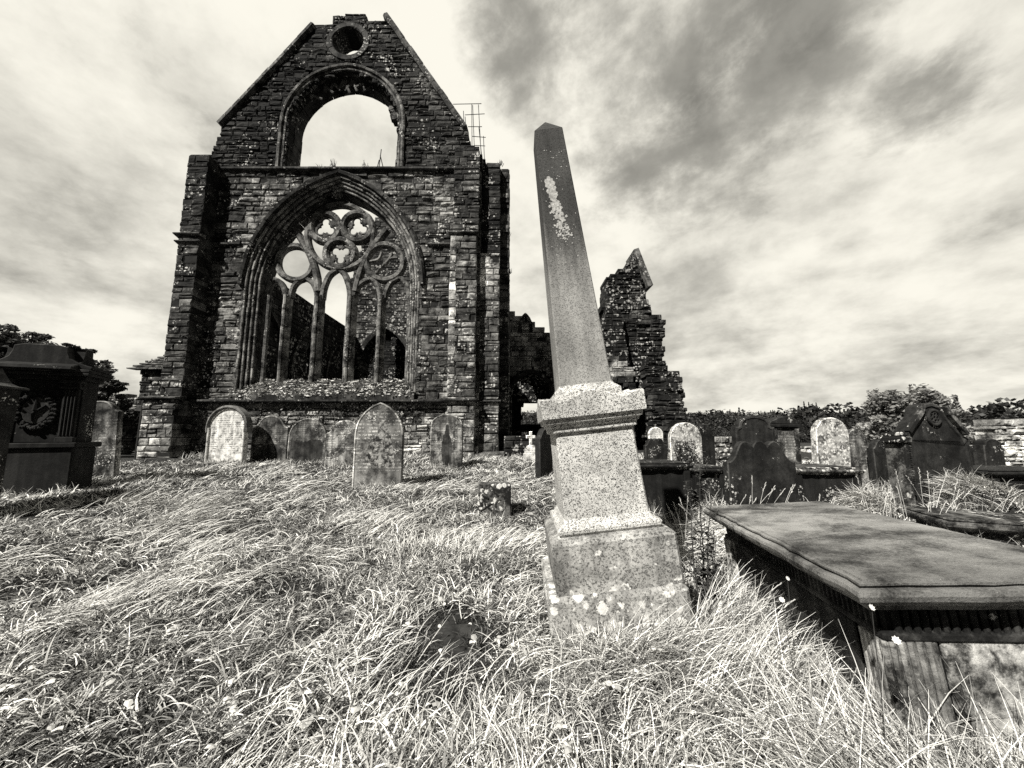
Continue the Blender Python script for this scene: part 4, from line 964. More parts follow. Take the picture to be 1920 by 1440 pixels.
# nearer black stone cut by the left edge
D = 5.6; dyv = pdir(960, 840).y; gx = (-30 - 960) * D / dyv; g0 = gz(gx, D); H = P(0, 702, D)[1] - g0
NS = thing('monument', 'black lichen-flecked stone with a sloping pale capped shoulder, cut off by the left picture edge', 'monument', (-8.02, D, g0), (0, .0, .12))
mb = MB(); slab_mesh(mb, [(-.6, -.3), (.52, -.3), (.52, H * .5), (.55, H * .90), (-.6, H * .90)], .35, .02, jit=.005); mb.build('body', MAT['dark'], NS)
mb = MB(); q = [(-.6, H * .90), (.62, H * .90), (.60, H * .915), (.46, H * .925), (.36, H * .95), (.28, H * 1.0), (.2, H * 1.06), (-.6, H * 1.1)]; slab_mesh(mb, q, .45, .015, jit=.005, tone=2.5); mb.build('cap', MAT['dark'], NS)
SOLIDS.append((gx, D, .35, .6, .2))

# small carved block in the grass
D = 6.3; gx = (927 - 960) * D / 740; g0 = gz(gx, D); H = P(927, 905, D)[1] - g0
SB = thing('carved_block', 'small square dark stone block with carved relief standing alone in the grass', 'stone block', (gx, D, g0), (.02, .01, .06))
mb = MB(); box(mb, -.26, .26, -.12, .12, -.1, H, 1, c=.02, jit=.008); mb.build('block', MAT['chest'], SB)
mb = MB(); sweep2(mb, [(.09 + .075 * cos(2 * pi * i / 20), .20 + .085 * sin(2 * pi * i / 20)) for i in range(20)], roll(0, 0, .016, 6), -.12, 0, closed=True, tone=1.6)
for (a, b) in (((-.22, .12), (-.02, .24)), ((-.18, .24), (-.05, .12)), ((-.2, .36), (-.1, .30)), ((0, .40), (.05, .34))): tube(mb, [(a[0], -.12, a[1]), (b[0], -.12, b[1])], .02, 6, 1.2)
mb.build('relief', MAT['chest'], SB)
mb = MB()
for (x, z, r) in ((.07, H - .04, .045), (.15, H - .025, .04), (-.03, H - .02, .02), (.22, H - .02, .02)):
    lathe(mb, [(r * 1.0, 0), (r * .8, .006), (.002, .007)], 9, 1)
    for i in range(27): v = mb.v[-27 + i]; mb.v[-27 + i] = (x + v[0] + RN.uniform(-.006, .006), -.121 - v[2], z + v[1] + RN.uniform(-.006, .006))
mb.build('lichen_patch', MAT['white_patch'], SB)
SOLIDS.append((gx, D, .06, .26, .12))
# low tomb behind the cross, and the white cross
D = 15.2; g0 = gz(.8, D)
mb, mo = MB(), MB(); lay(mb, mo, (0, D, 0), (1, 0, 0), (0, -1, 0), [[(P(945, 815, D)[0], .4), (P(1012, 815, D)[0], .4), (P(1012, 815, D)[0], P(960, 822, D)[1]), (P(985, 815, D)[0], P(980, 812, D)[1]), (P(968, 815, D)[0], P(960, 816, D)[1]), (P(945, 815, D)[0], P(960, 822, D)[1])]], .4, 1.6, .3, tone=lambda u, z: .5)
lt = mb.build('low_wall', MAT['abbey_far']); mo.build('mortar_core', MAT['mortar'], lt); tag(lt, 'low dark piece of rubble wall behind the white stone cross', 'wall')
D = 13.4; gx = (995 - 960) * D / 728; g0 = gz(gx, D); H = P(995, 809, D)[1] - g0
CR = thing('stone_cross', 'small white stone cross on a stepped plinth left of the obelisk', 'cross', (gx, D, g0), (0, 0, .05))
mb = MB(); square_lathe(mb, [(.26, -.1), (.25, .26), (.21, .27), (.20, H * .42), (.15, H * .45), (.14, H * .50), (.07, H * .54)], ry=.7); mb.build('plinth', MAT['pale'], CR)
mb = MB(); cz = H * .82; a = .05; q = [(-a, H * .53), (a, H * .53), (a, cz - a), (.16, cz - a), (.16, cz + a), (a, cz + a), (a, H), (-a, H), (-a, cz + a), (-.16, cz + a), (-.16, cz - a), (-a, cz - a)]
slab_mesh(mb, q, .09, .008, jit=.002, tone=1.3); mb.build('cross', MAT['pale'], CR)

# ------------------------------------------------------------------ the leaning obelisk
D = 3.32
OBK = thing('obelisk', 'tall leaning granite obelisk on a speckled pedestal, pale lichen patch near its top', 'obelisk', (.80, D, gz(.8, D) + .145), (.0, -.112, -.02))
pz = {}
mb = MB(); square_lathe(mb, [(.50, -.45), (.495, .17), (.475, .205)], jit=.005, c=.03); fo = mb.build('foundation', MAT['granite_base'], OBK); fo.location = (-.03, 0, 0)
mb = MB(); square_lathe(mb, [(.455, .20), (.45, .54), (.43, .565), (.375, .58)], jit=.003, c=.02); mb.build('plinth', MAT['granite_base'], OBK)
mb = MB(); square_lathe(mb, [(.37, .58), (.385, .60), (.388, .62), (.378, .64), (.345, .652), (.335, .672), (.325, .69)], jit=.0015); mb.build('base_moulding', MAT['granite'], OBK)
mb = MB(); square_lathe(mb, [(.322, .69), (.312, .95), (.303, 1.34)], c=.012); mb.build('die', MAT['granite'], OBK)
mb = MB(); square_lathe(mb, [(.308, 1.335), (.330, 1.343), (.332, 1.378), (.346, 1.384), (.352, 1.405), (.372, 1.414), (.376, 1.438), (.38, 1.452)], jit=.0015); mb.build('cornice', MAT['granite'], OBK)
# swept-pediment cap: a curved crest on each of the four faces
mb = MB(); hw = .398; n = 21; z0, zc = 1.452, 1.580
def crest(u): 
    a = abs(u)
    return zc + .070 * (cos(min(1, a / .66) * pi) * .5 + .5) + .030 * max(0, min(1, (a - .70) / .16))
b = len(mb.v); ringp = []
for s in range(4):
    for i in range(n - 1):
        u = -1 + 2 * i / (n - 1); p = Vector((u * hw, -hw)); 
        c_, s_ = cos(s * pi / 2), sin(s * pi / 2); ringp.append((p.x * c_ - p.y * s_, p.x * s_ + p.y * c_, crest(u)))
m_ = len(ringp)
for (x, y, z) in ringp: mb.v.append((x, y, z0))
for (x, y, z) in ringp: mb.v.append((x, y, z - .012))
for (x, y, z) in ringp: mb.v.append((x * .975, y * .975, z))
for (x, y, z) in ringp: mb.v.append((x * .72, y * .72, z * .5 + (1.60) * .5))
for (x, y, z) in ringp: mb.v.append((x * .50, y * .50, 1.63))
for k in range(4):
    for i in range(m_):
        j = (i + 1) % m_; mb.face((b + k * m_ + i, b + k * m_ + j, b + (k + 1) * m_ + j, b + (k + 1) * m_ + i), 1)
mb.face(tuple(b + 4 * m_ + i for i in range(m_)), 1); mb.face(tuple(b + i for i in range(m_ - 1, -1, -1)), 1)
mb.build('cap', MAT['granite'], OBK)
mb = MB(); square_lathe(mb, [(.275, 1.60), (.27, 1.655), (.245, 1.68), (.225, 1.70), (.22, 1.715)], jit=.002); mb.build('shaft_base', MAT['granite'], OBK)
ZT = 4.12
mb = MB(); NN = 26; square_lathe(mb, [(.215 + (.130 - .215) * i / NN, 1.70 + (ZT - 1.70) * i / NN) for i in range(NN + 1)] + [(.004, ZT + .18)], c=.008); sh = mb.build('shaft', MAT['granite_shaft'], OBK)
# the large flaked pale lichen patch high on the front face
mb = MB(); R2 = random.Random(12)
def onface(u, z): hwz = .215 + (.130 - .215) * (z - 1.70) / (ZT - 1.70); return (u * hwz, -hwz - .0015, z)
for i in range(330):
    k = R2.random(); z = 3.62 - (k ** .85) * .62; u = -.45 + k * .55 + R2.gauss(0, .07 + .15 * k)
    r = R2.uniform(.003, .016) * (1.5 - k)
    if abs(u) > .92: continue
    x, y, zz = onface(u, z); m_ = 7; b = len(mb.v); a0 = R2.uniform(0, 6)
    for q in range(m_): rr = r * R2.uniform(.7, 1.25); mb.v.append((x + rr * cos(a0 + 2 * pi * q / m_), y - .001 - i * 4e-6, zz + rr * 1.2 * sin(a0 + 2 * pi * q / m_)))
    mb.face(tuple(b + q for q in range(m_)), R2.uniform(.8, 1.1))
for i in range(70):
    z = R2.uniform(2.7, 3.9); u = R2.uniform(-.9, .9); r = R2.uniform(.002, .006); x, y, zz = onface(u, z); b = len(mb.v)
    for q in range(6): mb.v.append((x + r * cos(pi * q / 3), y - .001 - i * 4e-6, zz + r * sin(pi * q / 3)))
    mb.face(tuple(b + q for q in range(6)), 1)
mb.build('lichen_patch', MAT['shaft_lichen'], sh)
SOLIDS.append((.80, D, 0, .52, .52))

# ------------------------------------------------------------------ table tombs
def table_tomb(name, label, A, yaw, L, Wd, H, roll_=0, pitch_=0, mat='chest', smat='slab', fancy=False, over=.09, t=.085, panels=True, cat='tomb', group=None):
    """A = top corner of the slab nearest the origin of its length axis; length runs along yaw, width to the right"""
    o = thing(name, label, cat, A, (0, 0, 0), group)
    l = Vector((sin(yaw), cos(yaw), roll_)).normalized(); w = Vector((cos(yaw), -sin(yaw), pitch_)); w = (w - l * w.dot(l)).normalized(); up = w.cross(l)
    M_ = Matrix((w, l, up)).transposed().to_4x4(); M_.translation = Vector(A); o.matrix_world = M_
    cx, cy = Wd / 2, L / 2; hx, hy = Wd / 2, L / 2
    # moulded slab: stacked rings (outset, z)
    pr = [(-.05, -t - .035), (-.045, -t - .02), (-.012, -t), (0.0, -t + .012), (.006, -t * .62), (0, -t * .42), (-.014, -t * .36), (-.032, -t * .33), (-.034, -t * .24), (-.022, -t * .20), (-.022, -t * .09), (-.044, -t * .07), (-.046, 0), (-.056, -.001)]
    mb = MB(); b = len(mb.v); c = .012; nL, nW = 26, 13
    def ring(e, z):
        a, d = hx + e, hy + e; pts = []
        for i in range(nW): pts.append((cx - a + 2 * a * i / nW, cy - d))
        for i in range(nL): pts.append((cx + a, cy - d + 2 * d * i / nL))
        for i in range(nW): pts.append((cx + a - 2 * a * i / nW, cy + d))
        for i in range(nL): pts.append((cx - a, cy + d - 2 * d * i / nL))
        return [(x, y, z) for x, y in pts]
    NR = 2 * (nL + nW); nz = [(RN.uniform(-.004, .004), RN.uniform(-.004, .004)) for _ in range(NR)]
    for k in range(NR):
        if RN.random() < .06: nz[k] = (nz[k][0] * 3, nz[k][1] * 3)
    for (e, z) in pr:
        for i, (x, y, zz) in enumerate(ring(e, z)): mb.v.append((x + nz[i][0] * (1 + (e > -.03)), y + nz[i][1] * (1 + (e > -.03)), zz + RN.uniform(-.0015, .0015)))
    for k in range(len(pr) - 1):
        for i in range(NR):
            j = (i + 1) % NR; mb.face((b + k * NR + i, b + k * NR + j, b + (k + 1) * NR + j, b + (k + 1) * NR + i), 1)
    e = b + (len(pr) - 1) * NR
    for s in range(1): mb.face(tuple(e + i for i in range(NR)), 1)
    mb.face(tuple(b + i for i in range(NR - 1, -1, -1)), 1)
    mb.build('slab', MAT[smat], o, smooth=False)
    mb = MB(); zt = -t - .03; ov = over
    box(mb, ov, Wd - ov, ov, L - ov, -H - .25, zt, 1, c=.01, jit=.003)
    cb = mb.build('chest', MAT[mat], o)
    if fancy:
        # fluted frieze under the slab and fluted corner posts
        mb = MB(); n = 46
        for i in range(n):
            y = ov + .04 + (L - 2 * ov - .08) * i / (n - 1)
            for x in (ov - .012, Wd - ov + .012): tube(mb, [(x, y, zt - .13), (x, y, zt - .01)], .014, 6, .7)
        n = 20
        for i in range(n):
            x = ov + .04 + (Wd - 2 * ov - .08) * i / (n - 1)
            tube(mb, [(x, ov - .012, zt - .13), (x, ov - .012, zt - .01)], .014, 6, .7)
        box(mb, ov - .03, Wd - ov + .03, ov - .03, L - ov + .03, zt - .16, zt - .125, .8, c=.008, jit=.002); mb.build('fluted_frieze', MAT[mat], o)
        for (x, y) in ((ov + .065, ov + .045), (Wd - ov - .065, ov + .045), (ov + .065, L - ov - .045), (Wd - ov - .065, L - ov - .045)):
            mb = MB(); box(mb, x - .09, x + .09, y - .065, y + .09, -H - .2, zt - .14, 1, c=.012)
            for k in range(5):
                q = -.066 + .033 * k
                for (xx, yy) in ((x + q, y - .065), (x - .09, y + q + .012), (x + .09, y + q + .012)): tube(mb, [(xx, yy, -H + .04), (xx, yy, zt - .16)], .0145, 6, RN.uniform(.7, 2.0))
            box(mb, x - .11, x + .11, y - .085, y + .11, -H - .2, -H + .02, 1, c=.012); mb.build('corner_post', MAT['endpanel'], o)
        mb = MB(); box(mb, ov + .18, Wd - ov - .18, ov - .018, ov, -H + .1, zt - .16, 1.8, c=.006, jit=.002); mb.build('end_panel', MAT['endpanel'], o)
        mb = MB(); box(mb, ov - .018, ov, ov + .2, L - ov - .2, -H + .1, zt - .17, .8, c=.006, jit=.002); mb.build('side_panel', MAT[mat], o)
    elif panels:
        for (x, y) in ((ov, ov), (Wd - ov, ov), (ov, L - ov), (Wd - ov, L - ov)):
            mb = MB(); box(mb, x - .05, x + .05, y - .05, y + .05, -H - .2, zt - .005, 1, c=.01, jit=.003); mb.build('corner_post', MAT[mat], o)
    c0 = M_ @ Vector((cx, cy, 0)); SOLIDS.append((c0.x, c0.y, -yaw, hx - ov, hy - ov))
    return o
table_tomb('table_tomb', 'large table tomb with moulded dark slab and fluted corners, nearest at the right', (1.442, 1.70, CAMZ - .61), .193, 2.24, 1.05, .84, -.0307, .0815, fancy=True, t=.085, over=.15, mat='tombside')
def tomb_at(label, px, py, D, yaw, L, Wd, t=.08, **kw):
    x, z = P(px, py, D); H = z - gz(x + Wd / 2, D + .3)
    return table_tomb('table_tomb', label, (x, D, z), yaw, L, Wd, H, t=t, **kw)
tomb_at('low dark table tomb whose long slab shows between the obelisk and the black lobed headstone', 1150, 868, 6.1, -.05, .95, 1.28, smat='dark', mat='darkclean')
tomb_at('dark table tomb peeping out between its neighbour and the black lobed headstone', 1300, 876, 6.7, -.03, .9, .62, smat='chest', mat='darkclean')
tomb_at('dark table tomb right of the black lobed headstone, before the lichen-crusted stone', 1490, 877, 6.3, .02, 1.0, 1.12, smat='chest', mat='darkclean')
tomb_at('table tomb with a thick dark slab at the far right before the bright rubble wall', 1862, 882, 6.2, .0, 1.1, 1.6, smat='dark', mat='darkclean')
x, z = P(1775, 972, 4.5)
table_tomb('ledger_tomb', 'low moulded grave slab lying in the grass beyond the big table tomb', 'x' and (x, 4.5, z), .32, .9, 1.9, .30, 0, -.02, mat='chest', smat='chest', over=.12, t=.10, panels=False)
# dark slab put in for the soft shade of a hollow in the turf
mb = MB(); x, z = P(845, 1165, 3.2); R2 = random.Random(2)
q = [(-.17, -.42), (.14, -.45), (.2, -.1), (.19, .35), (.02, .5), (-.2, .42), (-.24, .0)]
D = 3.05; xg = (852 - 960) * D / 765
slabv = [(a, b, -.05) for a, b in q] + [(a, b, .012) for a, b in q]
mb.add(slabv, [tuple(range(6, -1, -1)), tuple(range(7, 14))] + [(i, (i + 1) % 7, (i + 1) % 7 + 7, i + 7) for i in range(7)])
o = mb.build('hollow_shade_slab', MAT['hollow_shade']); o.location = (xg, D, min(gz(xg + a, D + b) for a in (-.15, .15) for b in (-.35, 0, .35)) + .004); o.scale = (.7, .75, 1); tag(o, 'dark flat slab standing in for a shaded hollow left of the obelisk foot', 'shade slab')
HOLLOW_XY = (xg, D)
# rubble walls
def rubble(label, Y, px, base, mat='abbey', tone=3.0, thick=.5, name='rubble_wall', ch=(.10, .22), ln=(.18, .45), yb=.2):
    poly = [(x, max(z, base)) for x, z in PP(px, Y)]
    mb, mo = MB(), MB(); lay(mb, mo, (0, Y, 0), (1, 0, 0), (0, -1, 0), [poly], base, max(p[1] for p in poly), thick, ch=ch, ln=ln, tone=lambda u, z: tone, rag=.04, rock=.04)
    o = mb.build(name, MAT[mat]); mo.build('mortar_core', MAT['mortar'], o); tag(o, label, 'wall'); return o
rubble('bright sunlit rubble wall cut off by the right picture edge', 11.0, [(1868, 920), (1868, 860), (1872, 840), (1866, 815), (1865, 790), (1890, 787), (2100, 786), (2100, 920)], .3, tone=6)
rubble('low dark rubble wall between the leaning headstone and the shouldered one', 12.5, [(1336, 920), (1336, 822), (1345, 819), (1372, 820), (1378, 824), (1450, 822), (1450, 920)], .3, tone=1.8)
rubble('long low boundary wall behind the right-hand headstones', 19.0, [(1380, 900), (1380, 843), (1560, 839), (1700, 836), (2100, 834), (2100, 900)], .3, tone=5)
rubble('ivy-dark churchyard wall between the left monument and the abbey', 18.0, [(120, 920), (120, 745), (205, 742), (215, 738), (262, 746), (300, 750), (300, 920)], .3, tone=2.0)

# ------------------------------------------------------------------ ground sheet
def build_ground():
    xs = sorted(set([round(-14 + .16 * i, 3) for i in range(176)] + [-x for x in (16, 20, 26, 35, 50, 80, 130, 220, 400, 800, 1500)] + [x for x in (15, 18, 22, 28, 36, 50, 80, 130, 220, 400, 800, 1500)]))
    ys = sorted(set([round(-3 + .16 * i, 3) for i in range(126)] + [-1500, -400, -100, -30, -10] + [18, 20, 23, 27, 33, 42, 55, 75, 100, 140, 190, 250, 320, 420, 600, 1000, 2000]))
    V = np.array([(x, y, gz(x, y)) for y in ys for x in xs]); nx = len(xs)
    F = np.array([(j * nx + i, j * nx + i + 1, (j + 1) * nx + i + 1, (j + 1) * nx + i) for j in range(len(ys) - 1) for i in range(nx - 1)])
    o = np_obj('ground', V, F, MAT['soil']); tag(o, kind='structure'); o.data.polygons.foreach_set('use_smooth', [True] * len(o.data.polygons)); return o
build_ground()

# ------------------------------------------------------------------ grass: bent, wind-laid blades
def vnoise(x, y, s, seed):
    """cheap value noise"""
    X = x * s + seed * 17.3; Y = y * s + seed * 9.1; xi = np.floor(X).astype(np.int64); yi = np.floor(Y).astype(np.int64); fx = X - xi; fy = Y - yi
    fx = fx * fx * (3 - 2 * fx); fy = fy * fy * (3 - 2 * fy)
    def h(a, b):
        n = (a * 374761393 + b * 668265263 + seed * 1442695041) & 0xffffffff; n = ((n ^ (n >> 13)) * 1274126177) & 0xffffffff; return ((n ^ (n >> 16)) & 0xffff) / 65535.0
    return (h(xi, yi) * (1 - fx) + h(xi + 1, yi) * fx) * (1 - fy) + (h(xi, yi + 1) * (1 - fx) + h(xi + 1, yi + 1) * fx) * fy
GZX = np.arange(-30, 34, .08); GZY = np.arange(0, 24, .08)
GRID = np.array([[gz(x, y) for x in GZX] for y in GZY])
def gzn(x, y):
    i = np.clip(((x - GZX[0]) / .08).astype(int), 0, len(GZX) - 2); j = np.clip(((y - GZY[0]) / .08).astype(int), 0, len(GZY) - 2)
    fx = np.clip((x - GZX[i]) / .08, 0, 1); fy = np.clip((y - GZY[j]) / .08, 0, 1)
    return (GRID[j, i] * (1 - fx) + GRID[j, i + 1] * fx) * (1 - fy) + (GRID[j + 1, i] * (1 - fx) + GRID[j + 1, i + 1] * fx) * fy
def hollow(x, y): return vnoise(x, y, 1.5, 3) * .55 + vnoise(x, y, 3.6, 4) * .45
def flow(x, y):
    a = vnoise(x, y, .45, 5) * 2.6 + vnoise(x, y, 1.3, 6) * 2.8
    return a - 2.4
def solid_mask(x, y, pad=0.0):
    k = np.ones(len(x), bool)
    for (cx, cy, yaw, hw, hd) in SOLIDS:
        dx, dy = x - cx, y - cy; c, s = cos(-yaw), sin(-yaw); u = dx * c - dy * s; v = dx * s + dy * c
        k &= ~((abs(u) < hw + pad) & (abs(v) < hd + pad))
    return k
def blades(rs, x, y, L, w, th0, curl, az, tone, nseg, lift=0.0, taper=.9):
    """ribbons: th0 start elevation, curl = total bend (rad) towards the ground along the blade"""
    n = len(x); z = gzn(x, y) - .01 + lift
    k = nseg + 1; P_ = np.zeros((n, k, 3)); P_[:, 0] = np.stack([x, y, z], 1)
    th = th0.copy(); a = az.copy(); da = rs.normal(0, .10, n)
    for i in range(nseg):
        st = L / nseg; d = np.stack([np.cos(th) * np.cos(a), np.cos(th) * np.sin(a), np.sin(th)], 1)
        P_[:, i + 1] = P_[:, i] + d * st[:, None]; th = th - curl / nseg; a = a + da
    gl = gzn(P_[:, :, 0].ravel(), P_[:, :, 1].ravel()).reshape(n, k) + .012
    P_[:, 1:, 2] = np.maximum(P_[:, 1:, 2], gl[:, 1:])
    tw = rs.uniform(-.9, .9, n) ; side = np.stack([-np.sin(az) * np.cos(tw), np.cos(az) * np.cos(tw), np.sin(tw)], 1)
    V = np.zeros((n, k, 2, 3)); prof = 1 - (np.arange(k) / (k - 1)) ** 1.6 * taper; prof[0] = .7
    for i in range(k):
        V[:, i, 0] = P_[:, i] - side * (w * prof[i] * .5)[:, None]; V[:, i, 1] = P_[:, i] + side * (w * prof[i] * .5)[:, None]
    base = np.arange(n)[:, None] * (2 * k); q = []
    for i in range(nseg): q.append(np.stack([base[:, 0] + 2 * i, base[:, 0] + 2 * i + 1, base[:, 0] + 2 * i + 3, base[:, 0] + 2 * i + 2], 1))
    F = np.stack(q, 1).reshape(-1, 4)
    return V.reshape(-1, 3), F, np.repeat(tone, nseg)
def join(parts):
    V = []; F = []; T = []; o = 0
    for (v, f, t) in parts: V.append(v); F.append(f + o); T.append(t); o += len(v)
    return np.concatenate(V), np.concatenate(F), np.concatenate(T)
rs = np.random.RandomState(42)
def fan(n, d0, d1, half=1.08):
    d = np.exp(rs.uniform(np.log(d0), np.log(d1), n)); a = rs.uniform(-half, half, n); return d * np.tan(a) * np.cos(a), d * np.cos(a)
parts = []
LX, LY = HOLLOW_XY
def keepmask(x, y, n):
    return solid_mask(x, y) & (y < 16.5) & ~((x < -.1) & (x > -13.7) & (y > 14.9)) & ((((x - LX) / .24) ** 2 + ((y - LY + .08) / .42) ** 2) > 1.15 * vnoise(x, y, 13, 51) - .08)
# undergrowth of short dead stems, near black so the gaps read as shade
def under(n, d0, d1):
    x, y = fan(n, d0, d1); k = keepmask(x, y, n); x, y = x[k], y[k]; n = len(x); d = np.hypot(x, y)
    parts.append(blades(rs, x, y, rs.uniform(.05, .12, n) + .004 * d, .005 + d * .0014, rs.uniform(.1, 1.1, n), rs.uniform(.2, 1.4, n), rs.uniform(-pi, pi, n), rs.choice([.03, .07, .14, .35], n, p=[.35, .3, .22, .13]), 2))
under(90000, .95, 5); under(60000, 4.5, 17)
# tussocks: blades springing from a crown and arching outwards, combed over by the wind
def tussocks(nt, d0, d1, per, nseg, wk=1.0):
    x, y = fan(nt, d0, d1); k = keepmask(x, y, nt); x, y = x[k], y[k]; nt = len(x); d = np.hypot(x, y)
    h = hollow(x, y); kk = rs.uniform(0, 1, nt) < np.clip((h - .30) * 5, .12, 1); x, y, h, d = x[kk], y[kk], h[kk], d[kk]; nt = len(x); hq = np.minimum(((x - LX) / .6) ** 2 + ((y - LY + .25) / 1.0) ** 2, ((x + .8) / .3) ** 2 + ((y - 2.55) / .3) ** 2); kk = rs.uniform(0, 1, nt) < np.clip((hq - .30) * 1.6, .02, 1); x, y, h, d = x[kk], y[kk], h[kk], d[kk]; nt = len(x); coarse = np.clip((1.4 - x + .8 * (vnoise(x, y, .7, 31) - .5)) / 2.2, 0, 1) * np.clip((3.9 - d) / 1.6, 0, 1)
    long_ = np.clip((x - .3) / 1.2, 0, 1) * np.clip((4.2 - y) / 2, 0, 1)
    L0 = (.06 + .085 * h + .13 * long_ + .045 * coarse) * rs.uniform(.7, 1.35, nt); tone0 = rs.choice([.12, .35, .8, 1.1, 1.4], nt, p=[.18, .2, .24, .24, .14]) * (.66 + .5 * vnoise(x, y, .9, 12))
    az0 = flow(x, y) + rs.normal(0, 1.0, nt); m = rs.poisson(per, nt) + 2; idx = np.repeat(np.arange(nt), m); n = len(idx)
    rad = (.02 + .012 * d)[idx]; bx = x[idx] + rs.normal(0, 1, n) * rad; by = y[idx] + rs.normal(0, 1, n) * rad; dd = np.hypot(bx, by)
    k = keepmask(bx, by, n); bx, by, idx, dd = bx[k], by[k], idx[k], dd[k]; n = len(idx)
    out = np.arctan2(by - y[idx], bx - x[idx]); mixw = rs.uniform(0, 1, n)
    az = np.where(mixw < .5, out + rs.normal(0, .6, n), az0[idx] + rs.normal(0, 1.0, n))
    L = L0[idx] * rs.uniform(.55, 1.5, n) + .006 * dd
    w = (.0035 + .0046 * coarse[idx]) * rs.uniform(.6, 1.5, n) * wk + dd * .0013
    parts.append(blades(rs, bx, by, L, w, rs.uniform(.35, 1.4, n), rs.uniform(.9, 2.9, n), az, np.clip(tone0[idx] * rs.uniform(.55, 1.45, n), .08, 1.45), nseg))
tussocks(8600, .95, 4.8, 9, 5)
tussocks(10500, 4.2, 17, 7, 4)
# flattened thatch: short pieces lying every way, close to the ground
def thatch(n, d0, d1, nseg):
    x, y = fan(n, d0, d1); k = keepmask(x, y, n); x, y = x[k], y[k]; n = len(x); d = np.hypot(x, y)
    k = rs.uniform(0, 1, n) < np.clip((vnoise(x, y, 2.4, 41) * .6 + vnoise(x, y, 6.0, 42) * .4 - .22) * 3.2, .05, 1); x, y, d = x[k], y[k], d[k]; n = len(x); hq = ((x - LX) / .5) ** 2 + ((y - LY + .25) / .9) ** 2; k = rs.uniform(0, 1, n) < np.clip((hq - .35) * 1.8, .06, 1); x, y, d = x[k], y[k], d[k]; n = len(x)
    parts.append(blades(rs, x, y, rs.uniform(.06, .17, n) + .004 * d, .0034 + d * .0013, rs.uniform(.0, .75, n), rs.uniform(.1, 1.4, n), rs.uniform(-pi, pi, n), rs.choice([.06, .3, .7, 1.0, 1.35], n, p=[.25, .24, .23, .18, .10]), nseg, lift=.015))
thatch(100000, .95, 5, 3); thatch(80000, 4.5, 17, 2)
# matted dead straw lying on top, combed into swathes
def straw(n, d0, d1, nseg):
    x, y = fan(n, d0, d1); d = np.hypot(x, y); m = vnoise(x, y, .8, 21) * .6 + vnoise(x, y, 2.2, 22) * .4
    keep = solid_mask(x, y) & (m > .52) & (y < 16) & ~((x < -.1) & (x > -13.7) & (y > 14.8)); lx, ly = HOLLOW_XY; keep &= (((x - lx) / .2) ** 2 + ((y - ly) / .40) ** 2) > 1.0
    x, y, d = x[keep], y[keep], d[keep]; n = len(x)
    parts.append(blades(rs, x, y, rs.uniform(.18, .45, n), .0032 + d * .0011, rs.uniform(.25, .75, n), rs.uniform(.6, 1.2, n), flow(x, y) + rs.normal(0, .28, n), rs.uniform(.75, 1.4, n), nseg, lift=.03))
straw(3500, 1.1, 5, 5); straw(18000, 4.5, 16, 4)
V_, F_, T_ = join(parts)
grass = np_obj('grass', V_, F_, MAT['grass'], None, T_); tag(grass, 'bleached wind-laid grass covering the whole churchyard', 'grass', kind='stuff')
print('grass faces', len(F_))
# tall tussocks round the obelisk, tombs and headstones
parts = []
def tuft(cx, cy, r, n, L, th=(.9, 1.45), curl=(.3, 1.3), az=None, tn=(.5, 1.35), w=.0045, spread=.9):
    n = int(n * (.42 if cy < 3.6 else .52)); w = w * 1.25; tn = (tn[0] * .15, tn[1]); r = r * 1.15
    x = cx + rs.normal(0, r, n); y = cy + rs.normal(0, r * .8, n); k = solid_mask(x, y); x, y = x[k], y[k]; n = len(x)
    if n == 0: return
    a = (rs.uniform(-pi, pi, n) if az is None else az + rs.normal(0, spread, n)); d = np.hypot(x, y)
    parts.append(blades(rs, x, y, L * rs.uniform(.5, 1.25, n), w * rs.uniform(.6, 1.4, n) + d * .0007, rs.uniform(*th, n), rs.uniform(*curl, n), a, rs.uniform(*tn, n), 5))
# swathe of long grass laid from the obelisk foot towards the tomb and the viewer
for (cx, cy, r, n, L, az, sp) in ((1.25, 2.35, .16, 1500, .48, -.2, .5), (1.10, 2.65, .2, 1700, .42, -.5, .5), (1.0, 1.95, .2, 1300, .40, -.9, .7), (.72, 2.45, .25, 1300, .26, -1.6, .9), (1.5, 3.3, .18, 900, .42, .4, .7), (1.35, 1.5, .2, 1100, .30, 2.9, 1.0),
                              (1.65, 1.30, .20, 1500, .55, 2.6, 1.2), (2.15, 1.15, .25, 1300, .50, 2.2, 1.2), (.45, 2.65, .18, 800, .26, -1.7, .9), (.95, 2.6, .2, 900, .30, -1.4, .9), (.9, 1.5, .25, 1200, .3, 2.0, 1.2), (1.45, 2.8, .12, 900, .55, .2, .5), (1.42, 2.2, .10, 900, .5, .3, .6), (1.38, 1.75, .12, 1300, .55, .6, .8), (1.45, 1.48, .14, 1700, .62, 1.6, 1.2), (1.62, 1.48, .1, 1300, .6, 1.6, 1.2), (.55, 2.72, .12, 700, .26, 1.6, 1.2), (.95, 2.72, .12, 800, .30, 1.6, 1.2), (1.2, 2.9, .1, 600, .35, 1.6, 1.2), (1.9, 1.35, .16, 1000, .6, 1.6, 1.2), (2.5, 1.25, .2, 900, .6, 1.6, 1.2), (1.7, 3.9, .25, 700, .34, .9, 1)):
    tuft(cx, cy, r, n, L, (.55, 1.35), (.5, 1.7), az, (.5, 1.4), .0042, sp)
